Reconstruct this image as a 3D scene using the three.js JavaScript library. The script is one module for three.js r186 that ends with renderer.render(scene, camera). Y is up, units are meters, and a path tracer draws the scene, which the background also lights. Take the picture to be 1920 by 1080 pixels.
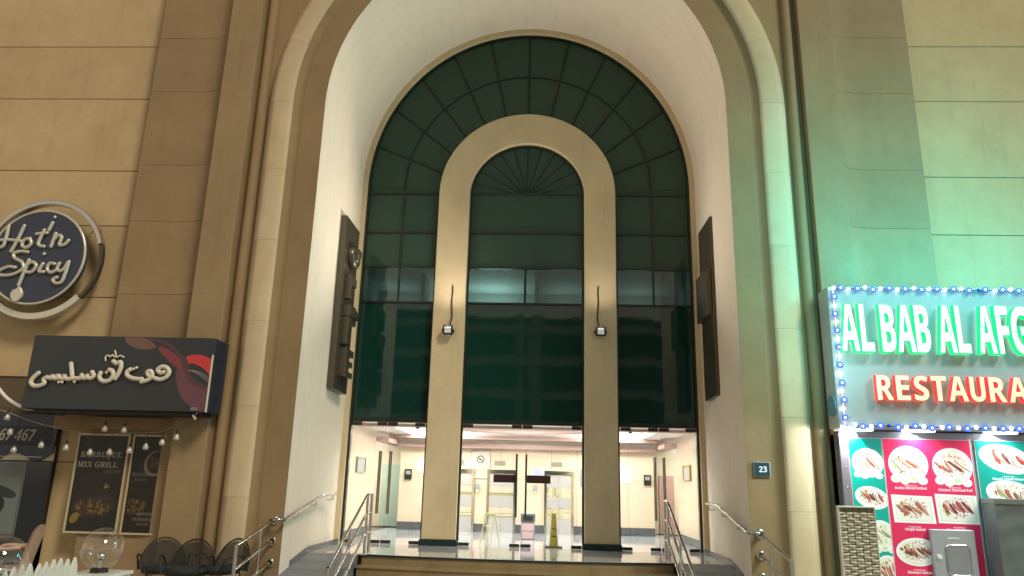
import * as THREE from 'three';
import { mergeGeometries, toCreasedNormals } from 'three/addons/utils/BufferGeometryUtils.js';
import { RoundedBoxGeometry } from 'three/addons/geometries/RoundedBoxGeometry.js';
import { TextGeometry } from 'three/addons/geometries/TextGeometry.js';
import { FontLoader } from 'three/addons/loaders/FontLoader.js';
import { RectAreaLightUniformsLib } from 'three/addons/lights/RectAreaLightUniformsLib.js';

// ---------- camera, sky, light, exposure ----------
const scene = new THREE.Scene();
const camera = new THREE.PerspectiveCamera(42.73, 16 / 9, 0.1, 600);
camera.rotation.order = 'YXZ';
camera.position.set(0.401, 1.187, 15.0);
const D2R = Math.PI / 180;
camera.rotation.set(14.897 * D2R, 2.589 * D2R, 1.46 * D2R);
const renderer = new THREE.WebGLRenderer();
renderer.toneMapping = THREE.LinearToneMapping;
renderer.toneMappingExposure = 1.06;
renderer.shadowMap.enabled = true;
RectAreaLightUniformsLib.init();
{ // night sky of a lit city: dark above, a warm glow towards the horizon
  const w = 64, h = 64, d = new Float32Array(w * h * 4);
  for (let j = 0; j < h; j++) for (let i = 0; i < w; i++) {
    const v = (j + 0.5) / h, el = (v - 0.5) * Math.PI, k = Math.exp(-Math.abs(el) * 3.0);
    const o = (j * w + i) * 4;
    d[o] = 0.10 + 1.0 * k; d[o + 1] = 0.09 + 0.87 * k; d[o + 2] = 0.08 + 0.68 * k; d[o + 3] = 1;
  }
  const t = new THREE.DataTexture(d, w, h, THREE.RGBAFormat, THREE.FloatType);
  t.mapping = THREE.EquirectangularReflectionMapping; t.magFilter = t.minFilter = THREE.LinearFilter; t.needsUpdate = true;
  scene.background = t; scene.environment = t;
}
const sun = new THREE.DirectionalLight(new THREE.Color(1.0, 0.87, 0.70), 2.0);
sun.position.set(18, 28, 22); sun.target.position.set(0, 3, 2);
sun.castShadow = true; sun.shadow.radius = 26;
sun.shadow.camera.left = sun.shadow.camera.bottom = -14; sun.shadow.camera.right = sun.shadow.camera.top = 14; sun.shadow.camera.far = 80;
scene.add(sun, sun.target);

// ---------- helpers ----------
let seed = 7;
const rnd = () => { seed = (seed * 1664525 + 1013904223) >>> 0; return seed / 4294967296; };
const rr = (a, b) => a + (b - a) * rnd();
const used = {};
function numbered(n) { const k = used[n] = (used[n] ?? -1) + 1; return k ? n + '_' + String(k).padStart(3, '0') : n; }
function thing(name, label, category, pos = [0, 0, 0], turn = 0, group) {
  const o = new THREE.Group(); o.name = numbered(name); o.position.set(...pos); o.rotation.y = turn;
  o.userData = { label, category }; if (group) o.userData.group = group;
  scene.add(o); return o;
}
function part(parent, name, geo, mat, label) {
  const g = Array.isArray(geo) ? merge(geo) : geo;
  const m = new THREE.Mesh(g, mat); m.name = name; m.castShadow = m.receiveShadow = true;
  if (label) m.userData.label = label;
  parent.add(m); return m;
}
function struct(name, geo, mat) { const m = part(scene, name, geo, mat); m.userData.kind = 'structure'; return m; }
function merge(list) { return mergeGeometries(list.map((g) => { const q = g.index ? g.toNonIndexed() : g; for (const k of Object.keys(q.attributes)) if (!['position', 'normal', 'uv'].includes(k)) q.deleteAttribute(k); return q; })); }
// texture coordinates in metres from the dominant axis of each face
function uvm(g, s = 1) {
  const q = g.index ? g.toNonIndexed() : g; if (!q.attributes.normal) q.computeVertexNormals();
  const p = q.attributes.position, n = q.attributes.normal, uv = new Float32Array(p.count * 2);
  for (let i = 0; i < p.count; i++) {
    const ax = Math.abs(n.getX(i)), ay = Math.abs(n.getY(i)), az = Math.abs(n.getZ(i));
    let u, v; if (ay > ax && ay > az) { u = p.getX(i); v = p.getZ(i); } else if (ax > az) { u = p.getZ(i); v = p.getY(i); } else { u = p.getX(i); v = p.getY(i); }
    uv[2 * i] = u / s; uv[2 * i + 1] = v / s;
  }
  q.setAttribute('uv', new THREE.BufferAttribute(uv, 2)); return q;
}
const bx = (x0, x1, y0, y1, z0, z1) => { const g = new THREE.BoxGeometry(x1 - x0, y1 - y0, z1 - z0); g.translate((x0 + x1) / 2, (y0 + y1) / 2, (z0 + z1) / 2); return uvm(g); };
const rbx = (x0, x1, y0, y1, z0, z1, r = 0.01) => { const g = new RoundedBoxGeometry(x1 - x0, y1 - y0, z1 - z0, 2, r); g.translate((x0 + x1) / 2, (y0 + y1) / 2, (z0 + z1) / 2); return uvm(g); };
function tube(pts, r, seg = 6, closed = false, smooth = false) {
  const v = pts.map((p) => new THREE.Vector3(...p));
  let c; if (smooth) c = new THREE.CatmullRomCurve3(v, closed); else { c = new THREE.CurvePath(); for (let i = 0; i + 1 < v.length; i++) c.add(new THREE.LineCurve3(v[i], v[i + 1])); }
  return new THREE.TubeGeometry(c, smooth ? pts.length * 6 : (pts.length - 1) * 6, r, seg, closed);
}
function rod(a, b, r, seg = 10) {
  const A = new THREE.Vector3(...a), B = new THREE.Vector3(...b), d = B.clone().sub(A), g = new THREE.CylinderGeometry(r, r, d.length(), seg);
  g.applyQuaternion(new THREE.Quaternion().setFromUnitVectors(new THREE.Vector3(0, 1, 0), d.normalize())); g.translate(...A.add(B).multiplyScalar(0.5).toArray()); return g;
}
const ball = (p, r, s = 10) => { const g = new THREE.SphereGeometry(r, s, s - 2); g.translate(...p); return g; };

// tileable layered noise
function noiseField(n, base, oct, sd) {
  const out = new Float32Array(n * n); let amp = 1, tot = 0, s = sd >>> 0;
  const r = () => { s = (s * 1664525 + 1013904223) >>> 0; return s / 4294967296; };
  for (let o = 0; o < oct; o++) {
    const c = base << o; if (c > n) break; const g = new Float32Array(c * c); for (let i = 0; i < c * c; i++) g[i] = r();
    for (let y = 0; y < n; y++) for (let x = 0; x < n; x++) {
      const fx = x / n * c, fy = y / n * c, x0 = fx | 0, y0 = fy | 0; let tx = fx - x0, ty = fy - y0; tx = tx * tx * (3 - 2 * tx); ty = ty * ty * (3 - 2 * ty);
      const x1 = (x0 + 1) % c, y1 = (y0 + 1) % c;
      out[y * n + x] += amp * ((g[y0 * c + x0] * (1 - tx) + g[y0 * c + x1] * tx) * (1 - ty) + (g[y1 * c + x0] * (1 - tx) + g[y1 * c + x1] * tx) * ty);
    }
    tot += amp; amp *= 0.55;
  }
  for (let i = 0; i < n * n; i++) out[i] /= tot; return out;
}
function tex(n, fn, srgb = false) {
  const d = new Uint8Array(n * n * 4);
  for (let i = 0; i < n * n; i++) { const c = fn(i % n, (i / n) | 0, i); for (let k = 0; k < 3; k++) d[i * 4 + k] = Math.max(0, Math.min(255, c[k] * 255)); d[i * 4 + 3] = 255; }
  const t = new THREE.DataTexture(d, n, n); t.wrapS = t.wrapT = THREE.RepeatWrapping; t.magFilter = THREE.LinearFilter; t.minFilter = THREE.LinearMipmapLinearFilter; t.generateMipmaps = true;
  if (srgb) t.colorSpace = THREE.SRGBColorSpace; t.needsUpdate = true; return t;
}
const N = 512, nA = noiseField(N, 4, 7, 11), nB = noiseField(N, 16, 6, 23), nC = noiseField(N, 3, 5, 5);
const streak = new Float32Array(N * N); // stains that run down the wall
function runs(cx, cy, sd) { let q = sd >>> 0; const rn = () => { q = (q * 1664525 + 1013904223) >>> 0; return q / 4294967296; }; const g = Float32Array.from({ length: cx * cy }, rn), o = new Float32Array(N * N); for (let y = 0; y < N; y++) for (let x = 0; x < N; x++) { const fx = x / N * cx, fy = y / N * cy, a = fx | 0, b = fy | 0; let u = fx - a, v = fy - b; u = u * u * (3 - 2 * u); v = v * v * (3 - 2 * v); const c = (a + 1) % cx, d = (b + 1) % cy; o[y * N + x] = (g[b * cx + a] * (1 - u) + g[b * cx + c] * u) * (1 - v) + (g[d * cx + a] * (1 - u) + g[d * cx + c] * u) * v; } return o; }
{ const a = runs(24, 3, 91), b = runs(64, 5, 17), c = runs(128, 9, 33); for (let i = 0; i < N * N; i++) streak[i] = 0.5 * a[i] + 0.32 * b[i] + 0.18 * c[i]; }
const stuccoMap = tex(N, (x, y, i) => { const dr = Math.max(0, streak[i] - 0.53) * 0.26 * (0.3 + nC[i]); const v = 0.80 + 0.18 * nA[i] + 0.12 * (nB[i] - 0.5) + 0.14 * (nC[i] - 0.5) - dr; return [v, v * (0.985 + 0.03 * nC[i]), v * (0.95 + 0.08 * nA[i])]; });
const creamMap = tex(N, (x, y, i) => { const w = Math.max(0, streak[i] - 0.5) * 0.26 * (0.4 + nC[i]); const v = 0.93 + 0.05 * nA[i] - w - 0.05 * (nB[i] - 0.5); return [v, v * 0.99, v * 0.975]; });
const grain = noiseField(N, 64, 4, 77);
const bumpMap = tex(N, (x, y, i) => { const v = 0.6 * grain[i] + 0.4 * nB[i]; return [v, v, v]; });
const roughMap = tex(N, (x, y, i) => { const v = 0.55 + 0.5 * nA[i]; return [v, v, v]; });
const marbleMap = tex(N, (x, y, i) => { const w = nA[i] * 5 + x / N * 6.283 * 1, s = Math.abs(Math.sin(w * 2 + nC[i] * 6)); const v = 0.86 + 0.12 * nC[i] - 0.07 * Math.pow(1 - s, 6); return [v, v * 0.985, v * (0.93 + 0.06 * nA[i])]; });
const stoneMap = tex(N, (x, y, i) => { const s = Math.abs(Math.sin(nA[i] * 14 + nC[i] * 5)); const v = 0.62 + 0.4 * nA[i] - 0.22 * Math.pow(1 - s, 8) + 0.12 * (nB[i] - 0.5); return [v, v, v]; });
const wash = (t, r) => { const c = t.clone(); c.repeat.set(1 / r, 1 / r); c.needsUpdate = true; return c; };
const stuccoT = wash(stuccoMap, 3.1), bumpT = wash(bumpMap, 0.9), roughT = wash(roughMap, 1.7), marbleT = wash(marbleMap, 1.9), stoneT = wash(stoneMap, 1.3);
const C = (r, g, b) => new THREE.Color().setRGB(r, g, b);
const std = (c, rough = 0.8, o = {}) => new THREE.MeshStandardMaterial({ color: c, roughness: rough, ...o });
const stucco = (c, b = 0.004) => std(c, 0.88, { map: stuccoT, bumpMap: bumpT, bumpScale: b });
const M = {
  wall: stucco(C(0.55, 0.39, 0.19)), pil: stucco(C(0.335, 0.24, 0.128)), cream: std(C(0.80, 0.715, 0.61), 0.75, { map: wash(creamMap, 2.3), bumpMap: bumpT, bumpScale: 0.002 }),
  bull: stucco(C(0.50, 0.36, 0.17)), brown: stucco(C(0.305, 0.212, 0.108)), band: stucco(C(0.68, 0.54, 0.345), 0.002), joint: std(C(0.12, 0.09, 0.05), 0.95),
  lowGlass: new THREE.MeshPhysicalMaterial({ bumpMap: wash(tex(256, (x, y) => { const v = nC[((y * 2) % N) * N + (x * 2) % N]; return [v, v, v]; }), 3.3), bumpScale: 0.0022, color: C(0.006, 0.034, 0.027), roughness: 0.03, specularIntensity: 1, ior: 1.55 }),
  glass: new THREE.MeshPhysicalMaterial({ color: C(0.031, 0.066, 0.046), roughness: 0.05, specularIntensity: 0.5, ior: 1.5 }),
  mull: std(C(0.008, 0.018, 0.013), 0.35), pane: new THREE.MeshPhysicalMaterial({ color: C(0.93, 0.98, 0.95), transmission: 1, roughness: 0.0, thickness: 0, ior: 1.5 }),
  greenPane: new THREE.MeshPhysicalMaterial({ color: C(0.62, 0.76, 0.72), transmission: 1, roughness: 0.02, thickness: 0, ior: 1.5 }),
  satin: std(C(0.66, 0.66, 0.68), 0.38, { metalness: 0.7 }), steelDark: std(C(0.30, 0.27, 0.24), 0.2, { metalness: 1 }), steel: std(C(0.62, 0.61, 0.59), 0.18, { metalness: 1, roughnessMap: roughT }), dark: std(C(0.02, 0.018, 0.016), 0.35), chrome: std(C(0.7, 0.68, 0.64), 0.1, { metalness: 1 }),
  bronze: std(C(0.10, 0.085, 0.06), 0.42, { metalness: 0.5, roughnessMap: roughT }), black: std(C(0.012, 0.012, 0.012), 0.5), base: std(C(0.012, 0.03, 0.028), 0.15),
  marble: std(C(0.74, 0.625, 0.50), 0.22, { map: marbleT }), skirt: std(C(0.11, 0.12, 0.135), 0.25, { map: stoneT }), tile: std(C(0.53, 0.55, 0.60), 0.07, { map: stoneT }),
  ceil: std(C(0.80, 0.74, 0.72), 0.8), pink: std(C(0.52, 0.36, 0.34), 0.6), white: std(C(0.8, 0.79, 0.76), 0.5), riser: std(C(0.36, 0.26, 0.13), 0.35, { map: stoneT }),
  ramp: std(C(0.19, 0.205, 0.23), 0.5, { map: stoneT, bumpMap: bumpT, bumpScale: 0.002 }), ground: std(C(0.52, 0.475, 0.41), 0.85, { map: stoneT, bumpMap: bumpT, bumpScale: 0.003 }),
  grey: std(C(0.30, 0.31, 0.33), 0.5), sign: std(C(0.42, 0.42, 0.425), 0.45, { map: stuccoT }), navy: std(C(0.016, 0.024, 0.042), 0.3),
};
const glow = (c, k, base = 0.5) => new THREE.MeshStandardMaterial({ color: C(base, base, base), emissive: c, emissiveIntensity: k, roughness: 0.5 });

M.walls = [1, 0.95, 1.04, 0.98].map((k) => stucco(C(0.565 * k, 0.425 * k, 0.232 * k))); M.pils = [1, 0.95, 1.05].map((k) => stucco(C(0.335 * k, 0.24 * k, 0.128 * k))); M.bulls = [1, 0.96, 1.04].map((k) => stucco(C(0.63 * k, 0.51 * k, 0.32 * k)));
const pick = (a) => a[Math.floor(rnd() * a.length)];
// ---------- ground, steps, ramps ----------
const GY = -0.48;
struct('ground', (() => { const g = new THREE.PlaneGeometry(400, 400); g.rotateX(-Math.PI / 2); g.translate(0, GY, 0); return uvm(g); })(), M.ground);
const paving = struct('pavement', bx(-14, 14, GY - 0.2, GY + 0.004, 4.6, 14), M.ground);
for (let i = 0; i < 16; i++) for (let j = 0; j < 6; j++) { if (i > 4 && i < 11 && j < 2) continue; part(paving, 'paving_slab', bx(-8 + i, -7.012 + i, GY + 0.002, GY + 0.016 + rr(0, 0.004), 5.9 + j * 0.6 - 1.2, 6.488 + j * 0.6 - 1.2), M.ground); }
const arcZ = (x, z0) => z0 + 0.26 * (1 - (x / 2.57) ** 2);
function arcSlab(z0, y0, y1, hw) { // a step with a bowed front edge
  const s = new THREE.Shape(); s.moveTo(-hw, 1.6); s.lineTo(hw, 1.6); for (let i = 0; i <= 30; i++) { const x = hw - 2 * hw * i / 30; s.lineTo(x, arcZ(x * 2.57 / hw, z0)); } s.closePath();
  const g = new THREE.ExtrudeGeometry(s, { depth: y1 - y0, bevelEnabled: false }); g.rotateX(Math.PI / 2); g.translate(0, y1, 0); return uvm(g);
}
const stair = thing('stair', 'bowed flight of polished stone steps in front of the lit lobby doors', 'steps');
part(stair, 'landing', [bx(-3.7, 3.7, -0.4, -0.02, 0.35, 2.0), arcSlab(2.13, -0.16, -0.028, 2.57)], M.riser);
part(stair, 'nosing', arcSlab(2.15, -0.028, 0, 2.6), M.base, 'dark stone nosing along the top step');
for (const [k, y] of [[1, -0.16], [2, -0.32]]) { const st = part(stair, 'step', arcSlab(2.13 + 0.3 * k, y - 0.16, y - 0.024, 2.57), M.riser); part(st, 'nosing', arcSlab(2.15 + 0.3 * k, y - 0.024, y, 2.59), M.riser); }
for (let i = 0; i < 12; i++) for (let j = 0; j < 3; j++) { // polished landing tiles
  const x0 = -3.6 + 0.6 * i; part(stair, 'tile', bx(x0 + 0.002, x0 + 0.598, -0.02, 0.004 + rr(0, 0.0006), 0.36 + 0.6 * j, 0.956 + 0.6 * j), M.tile);
}
const landTop = new THREE.Shape(); landTop.moveTo(-2.55, 2.16); landTop.lineTo(2.55, 2.16); for (let i = 0; i <= 24; i++) { const x = 2.55 - 5.1 * i / 24; landTop.lineTo(x, arcZ(x, 2.145)); }
part(stair, 'landing_edge', (() => { const g = new THREE.ExtrudeGeometry(landTop, { depth: 0.008, bevelEnabled: false }); g.rotateX(Math.PI / 2); g.translate(0, 0.005, 0); return uvm(g); })(), M.tile);
function wedge(x0, x1) {
  const s = new THREE.Shape(); s.moveTo(2.16, GY); s.lineTo(2.16, 0); s.lineTo(5.6, GY + 0.02); s.lineTo(5.6, GY);
  const g = new THREE.ExtrudeGeometry(s, { depth: x1 - x0, bevelEnabled: false }); g.rotateY(-Math.PI / 2); g.translate(x1, 0, 0); return uvm(g);
}
for (const sd of [-1, 1]) {
  const r = thing('access_ramp', sd < 0 ? 'grey tiled access ramp beside the left reveal of the arch' : 'grey tiled access ramp beside the right reveal of the arch', 'ramp');
  part(r, 'slope', sd < 0 ? wedge(-3.7, -2.62) : wedge(2.62, 3.7), M.ramp);
  for (let j = 0; j < 6; j++) { const z0 = 2.2 + j * 0.55, m = (GY + 0.02) / 3.44; const g = bx(-0.5, 0.5, -0.004, 0.006, 0.004, 0.546); g.rotateX(Math.atan(-m)); g.translate(sd * 3.16, (z0 - 2.16) * m, z0); part(r, 'tile', g, M.ramp); }
  part(r, 'skirting', (() => { const s = new THREE.Shape(); s.moveTo(0.32, 0); s.lineTo(0.32, 0.1); s.lineTo(2.16, 0.1); s.lineTo(3.62, -0.11); s.lineTo(3.62, -0.3); s.lineTo(2.16, -0.02); const g = new THREE.ExtrudeGeometry(s, { depth: 0.02, bevelEnabled: false }); g.rotateY(-Math.PI / 2); g.translate(sd < 0 ? -3.455 : 3.475, 0, 0); return uvm(g); })(), M.skirt);
}

// ---------- the building ----------
const B = thing('hotel_building', 'beige stucco facade with a tall stepped arch around dark green glass', 'building');
function arch(hw, spring, ry, yb, n = 48) {
  const p = [[-hw, yb]]; for (let i = 0; i <= n; i++) { const a = Math.PI - Math.PI * i / n; p.push([hw * Math.cos(a), spring + ry * Math.sin(a)]); } p.push([hw, yb]); return p;
}
function strips(rows, close = false) { // quads between successive lines of points
  const pos = [], idx = []; const m = rows[0].length; rows.forEach((r) => r.forEach((p) => pos.push(...p)));
  for (let i = 0; i + 1 < rows.length; i++) for (let j = 0; j + 1 < m; j++) { const a = i * m + j, b = a + 1, c = a + m, d = c + 1; idx.push(a, c, b, b, c, d); }
  const g = new THREE.BufferGeometry(); g.setAttribute('position', new THREE.Float32BufferAttribute(pos, 3)); g.setIndex(idx); return g;
}
const sweep = (prof) => uvm(toCreasedNormals(strips(prof.map(([o, z, dy = 0]) => arch(3.43 + o, 7.46, 3.51 + o + dy, GY).map(([x, y]) => [x, y, z]))), 0.6));
// reveal and glass-side moulding
part(B, 'reveal', (() => { const rows = []; for (let i = 0; i <= 8; i++) { const t = i / 8; rows.push(arch(3.43 + 0.17 * t, 7.46, 3.51 + 0.36 * t, GY).map(([x, y]) => [x, y, 3.64 - 3.54 * t])); } rows.push(arch(3.5, 7.45, 3.78, GY).map(([x, y]) => [x, y, 0.1])); return uvm(toCreasedNormals(strips(rows.slice(0, 9)), 0.6)); })(), M.cream, 'deep cream plaster reveal inside the arch');
part(B, 'window_surround', uvm(toCreasedNormals(strips([[3.6, 3.87, 0.1], [3.6, 3.87, 0.14], [3.5, 3.77, 0.14], [3.5, 3.77, -0.06]].map(([hw, ry, z]) => arch(hw, 7.45, ry, 0.0).map(([x, y]) => [x, y, z]))), 0.6)), M.band);
// stepped surround
part(B, 'arch_face', sweep([[0, 3.64], [0.385, 3.64]]), M.brown);
part(B, 'arch_step', sweep([[0.385, 3.64], [0.42, 3.632], [0.47, 3.64], [0.54, 3.70]]), M.brown);
const mouldProf = [[0.54, 3.70], [0.56, 3.722], [0.60, 3.734], [0.72, 3.738], [0.84, 3.734], [0.88, 3.722], [0.99, 3.60], [1.015, 3.5], [1.02, 3.2]];
const mould = part(B, 'arch_moulding', sweep(mouldProf.map(([o, z]) => [o - (o > 0.95 ? 0.005 : -0.002), z - 0.005])), M.joint, 'rounded moulding round the arch');
{ // blocks with fine joints: courses on the legs, voussoirs on the curve
  const block = (pts) => { // pts: functions from offset o to [x, y] along the path
    const rows = mouldProf.map(([o, z]) => pts.map((f) => [...f(o), z])); part(mould, 'moulding_block', uvm(toCreasedNormals(strips(rows), 0.6)), pick(M.bulls));
  };
  const ys = [GY, 0.9, 2.25, 3.6, 4.95, 6.2, 7.46];
  for (const sd of [-1, 1]) for (let k = 0; k < 6; k++) { const p = [ys[k] + 0.0016, ys[k + 1] - 0.0016].map((y) => (o) => [sd * (3.43 + o), y]); block(sd < 0 ? p : p.reverse()); }
  const nV = 11; for (let i = 0; i < nV; i++) { const pts = []; for (let q = 0; q <= 5; q++) { const a = Math.PI - (Math.PI * (i + q / 5) / nV + (q === 0 ? 0.0003 : q === 5 ? -0.0003 : 0)); pts.push((o) => [(3.43 + o) * Math.cos(a), 7.46 + (3.51 + o) * Math.sin(a)]); } block(pts); }
}
// wall above and beside the surround
{
  const s = new THREE.Shape(); s.moveTo(-4.72, GY); s.lineTo(-4.72, 13); s.lineTo(4.72, 13); s.lineTo(4.72, GY); s.lineTo(4.4, GY);
  arch(4.4, 7.46, 4.48, GY).reverse().forEach(([x, y]) => s.lineTo(x, y)); s.closePath();
  const g = new THREE.ExtrudeGeometry(s, { depth: 0.3, bevelEnabled: false, curveSegments: 4 }); g.translate(0, 0, 3.22); part(B, 'upper_wall', uvm(g), M.pil);
}
const courseY = [GY, 1.35, 2.7, 4.07, 5.35, 6.38, 7.80, 8.88, 10.2, 11.6, 13];
for (const sd of [-1, 1]) {
  const X = (a, b) => (sd < 0 ? [-b, -a] : [a, b]);
  // round fillet in the channel beside the surround
  { const g = new THREE.CylinderGeometry(0.085, 0.085, 13.4, 16); g.translate(sd * 4.575, 6.3, 3.545); part(B, 'fillet', uvm(g), M.pil); }
  const backing = part(B, 'wall', bx(...X(4.72, 26), GY, 13, 2.9, 3.15), M.joint, 'dark joints behind the wall courses');
  for (let k = 0; k + 1 < courseY.length; k++) {
    const y0 = courseY[k] + 0.006, y1 = courseY[k + 1] - 0.006;
    const hole = sd < 0 && k < 2; // shop window on the left
    const xs = [[6.55, hole ? 7.36 : 11.5], [11.516, 16.5], [16.516, 26]];
    for (const [a, b] of xs) part(backing, 'wall_panel', rbx(...X(a, b), y0, y1, 3.10, 3.18 + rr(-0.004, 0.004), 0.006), pick(M.walls));
    // broad pilaster: flat, then a concave quarter that comes forward to the narrow pilaster
    const s = new THREE.Shape(); s.moveTo(4.9, 3.0); s.lineTo(6.66, 3.0); s.lineTo(6.66, 3.45); s.lineTo(5.78, 3.45);
    for (let i = 1; i <= 8; i++) { const a = i / 8 * Math.PI / 2; s.lineTo(5.78 - 0.5 * Math.sin(a), 3.45 + 0.2 * (1 - Math.cos(a))); } s.lineTo(4.9, 3.65); s.closePath();
    const g = new THREE.ExtrudeGeometry(s, { depth: y1 - y0 + 0.006, bevelEnabled: false }); g.rotateX(Math.PI / 2); g.scale(sd, 1, 1); g.translate(0, y1 + 0.003, 0);
    if (sd < 0) { const ix = g.index; const p = g.attributes.position; for (let i = 0; i < p.count; i += 3) { for (const at of [g.attributes.position, g.attributes.normal]) { const t = [at.getX(i + 1), at.getY(i + 1), at.getZ(i + 1)]; at.setXYZ(i + 1, at.getX(i + 2), at.getY(i + 2), at.getZ(i + 2)); at.setXYZ(i + 2, ...t); } } g.computeVertexNormals(); }
    part(backing, 'pilaster_block', uvm(toCreasedNormals(g, 0.7)), pick(M.pils));
  }
  part(B, 'pilaster', rbx(...X(4.72, 5.27), GY, 13, 3.3, 3.72, 0.012), M.pil);
}
part(B, 'roof', [bx(-26, 26, 13, 13.3, -9.4, 3.5), bx(-26, 26, GY, 13, -9.4, -9.1), bx(-26, -25.7, GY, 13, -9.1, 3.1), bx(25.7, 26, GY, 13, -9.1, 3.1)], M.wall);

// arched band with legs in front of the glass
function archPlate(hwO, ryO, cO, hwI, ryI, cI, yb, z0, z1, bev = 0) {
  const s = new THREE.Shape(); const o = arch(hwO, cO, ryO, yb), i = arch(hwI, cI, ryI, yb).reverse();
  o.forEach(([x, y], k) => (k ? s.lineTo(x, y) : s.moveTo(x, y))); i.forEach(([x, y]) => s.lineTo(x, y)); s.closePath();
  const g = new THREE.ExtrudeGeometry(s, { depth: z1 - z0 - bev, bevelEnabled: bev > 0, bevelSize: bev, bevelThickness: bev, bevelSegments: 2, bevelOffset: -bev }); g.translate(0, 0, z0); return g;
}
part(B, 'arch_band', uvm(archPlate(1.90, 1.87, 7.28, 1.235, 1.2, 7.25, 0.12, -0.06, 0.16, 0.012)), M.band, 'beige arched band dividing the green glass');
part(B, 'band_edging', [uvm(archPlate(1.94, 1.91, 7.28, 1.89, 1.86, 7.28, 0, -0.05, 0.04)), uvm(archPlate(1.245, 1.21, 7.25, 1.195, 1.16, 7.25, 0, -0.05, 0.04))], M.mull);
for (const sd of [-1, 1]) part(B, 'pillar_base', rbx(sd < 0 ? -1.945 : 1.20, sd < 0 ? -1.2 : 1.945, 0, 0.12, -0.06, 0.19, 0.01), M.base);

// arched window: each pane and each mullion
const win = part(B, 'arched_window', archPlate(3.52, 3.80, 7.45, 3.455, 3.735, 7.45, 0, -0.07, 0.05), M.mull, 'dark green arched curtain glass');
const ell = (hw, c, ry, a) => [hw * Math.cos(a), c + ry * Math.sin(a)];
function paneGeo(pts, z = -0.02) {
  const s = new THREE.Shape(); pts.forEach(([x, y], k) => (k ? s.lineTo(x, y) : s.moveTo(x, y)));
  const g = new THREE.ExtrudeGeometry(s, { depth: 0.012, bevelEnabled: false }); g.translate(0, 0, z);
  // each pane sits a hair out of true
  g.computeBoundingBox(); const cc = g.boundingBox.getCenter(new THREE.Vector3()); g.translate(-cc.x, -cc.y, -cc.z); g.rotateX(rr(-0.006, 0.006)); g.rotateY(rr(-0.006, 0.006)); g.translate(cc.x, cc.y, cc.z); return uvm(g);
}
const eO = [3.49, 7.45, 3.77], eM = [2.69, 7.42, 2.74], eI = [1.91, 7.29, 1.88], eF = [1.22, 7.25, 1.19];
const mullR = 0.022;
for (let i = 0; i < 12; i++) {
  const a0 = Math.PI * i / 12, a1 = Math.PI * (i + 1) / 12;
  for (const [p, q] of [[eO, eM], [eM, eI]]) {
    const o = [], n = []; for (let k = 0; k <= 5; k++) { const a = a0 + (a1 - a0) * k / 5; o.push(ell(p[0], p[1], p[2], a)); n.push(ell(q[0], q[1], q[2], a)); }
    part(win, 'pane', paneGeo([...o, ...n.reverse()]), M.glass);
  }
  const f = [[0, 7.25]]; for (let k = 0; k <= 4; k++) f.push(ell(...eF, a0 + (a1 - a0) * k / 4)); part(win, 'pane', paneGeo(f), M.glass);
  if (i) { const A = ell(...eI, a0), Z = ell(...eO, a0); part(win, 'mullion', rod([...A, 0], [...Z, 0], mullR, 4), M.mull); part(win, 'mullion', rod([0.12 * Math.cos(a0), 7.25 + 0.12 * Math.sin(a0), -0.004], [...ell(...eF, a0), -0.004], 0.014, 4), M.mull); }
}
part(win, 'mullion', tube(Array.from({ length: 25 }, (_, i) => [...ell(...eM, Math.PI * i / 24), 0]), mullR, 4, false, true), M.mull);
const rowsY = [7.36, 6.40, 5.62, 4.84, 2.42];
const cols = [[-3.49, -2.69], [-2.69, -1.93], [-1.21, 0], [0, 1.21], [1.93, 2.69], [2.69, 3.49]];
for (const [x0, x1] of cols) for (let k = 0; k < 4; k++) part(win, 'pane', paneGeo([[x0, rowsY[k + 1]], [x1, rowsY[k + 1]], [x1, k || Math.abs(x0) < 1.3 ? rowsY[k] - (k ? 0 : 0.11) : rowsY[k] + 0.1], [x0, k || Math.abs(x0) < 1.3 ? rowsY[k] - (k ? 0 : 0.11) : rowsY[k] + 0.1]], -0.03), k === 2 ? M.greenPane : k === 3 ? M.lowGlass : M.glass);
for (const [a, b] of [[-3.49, -1.93], [-1.21, 1.21], [1.93, 3.49]]) for (const y of [7.3, 6.4, 5.62, 4.84]) part(win, 'mullion', bx(a, b, y - 0.02, y + 0.02, -0.05, 0.012), M.mull);
for (const x of [-2.69, 2.69]) part(win, 'mullion', bx(x - 0.018, x + 0.018, 4.84, 7.42, -0.048, 0.010), M.mull);
part(win, 'mullion', bx(-0.025, 0.025, 4.86, 5.6, -0.048, 0.010), M.mull);
for (const [a, b] of [[-3.49, -1.93], [-1.21, 1.21], [1.93, 3.49]]) part(win, 'door_head', bx(a, b, 2.335, 2.42, -0.05, 0.015), M.mull);
for (const sd of [-1, 1]) part(win, 'jamb', bx(sd < 0 ? -3.52 : 3.465, sd < 0 ? -3.465 : 3.52, 0, 7.4, -0.062, 0.046), M.mull);

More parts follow.
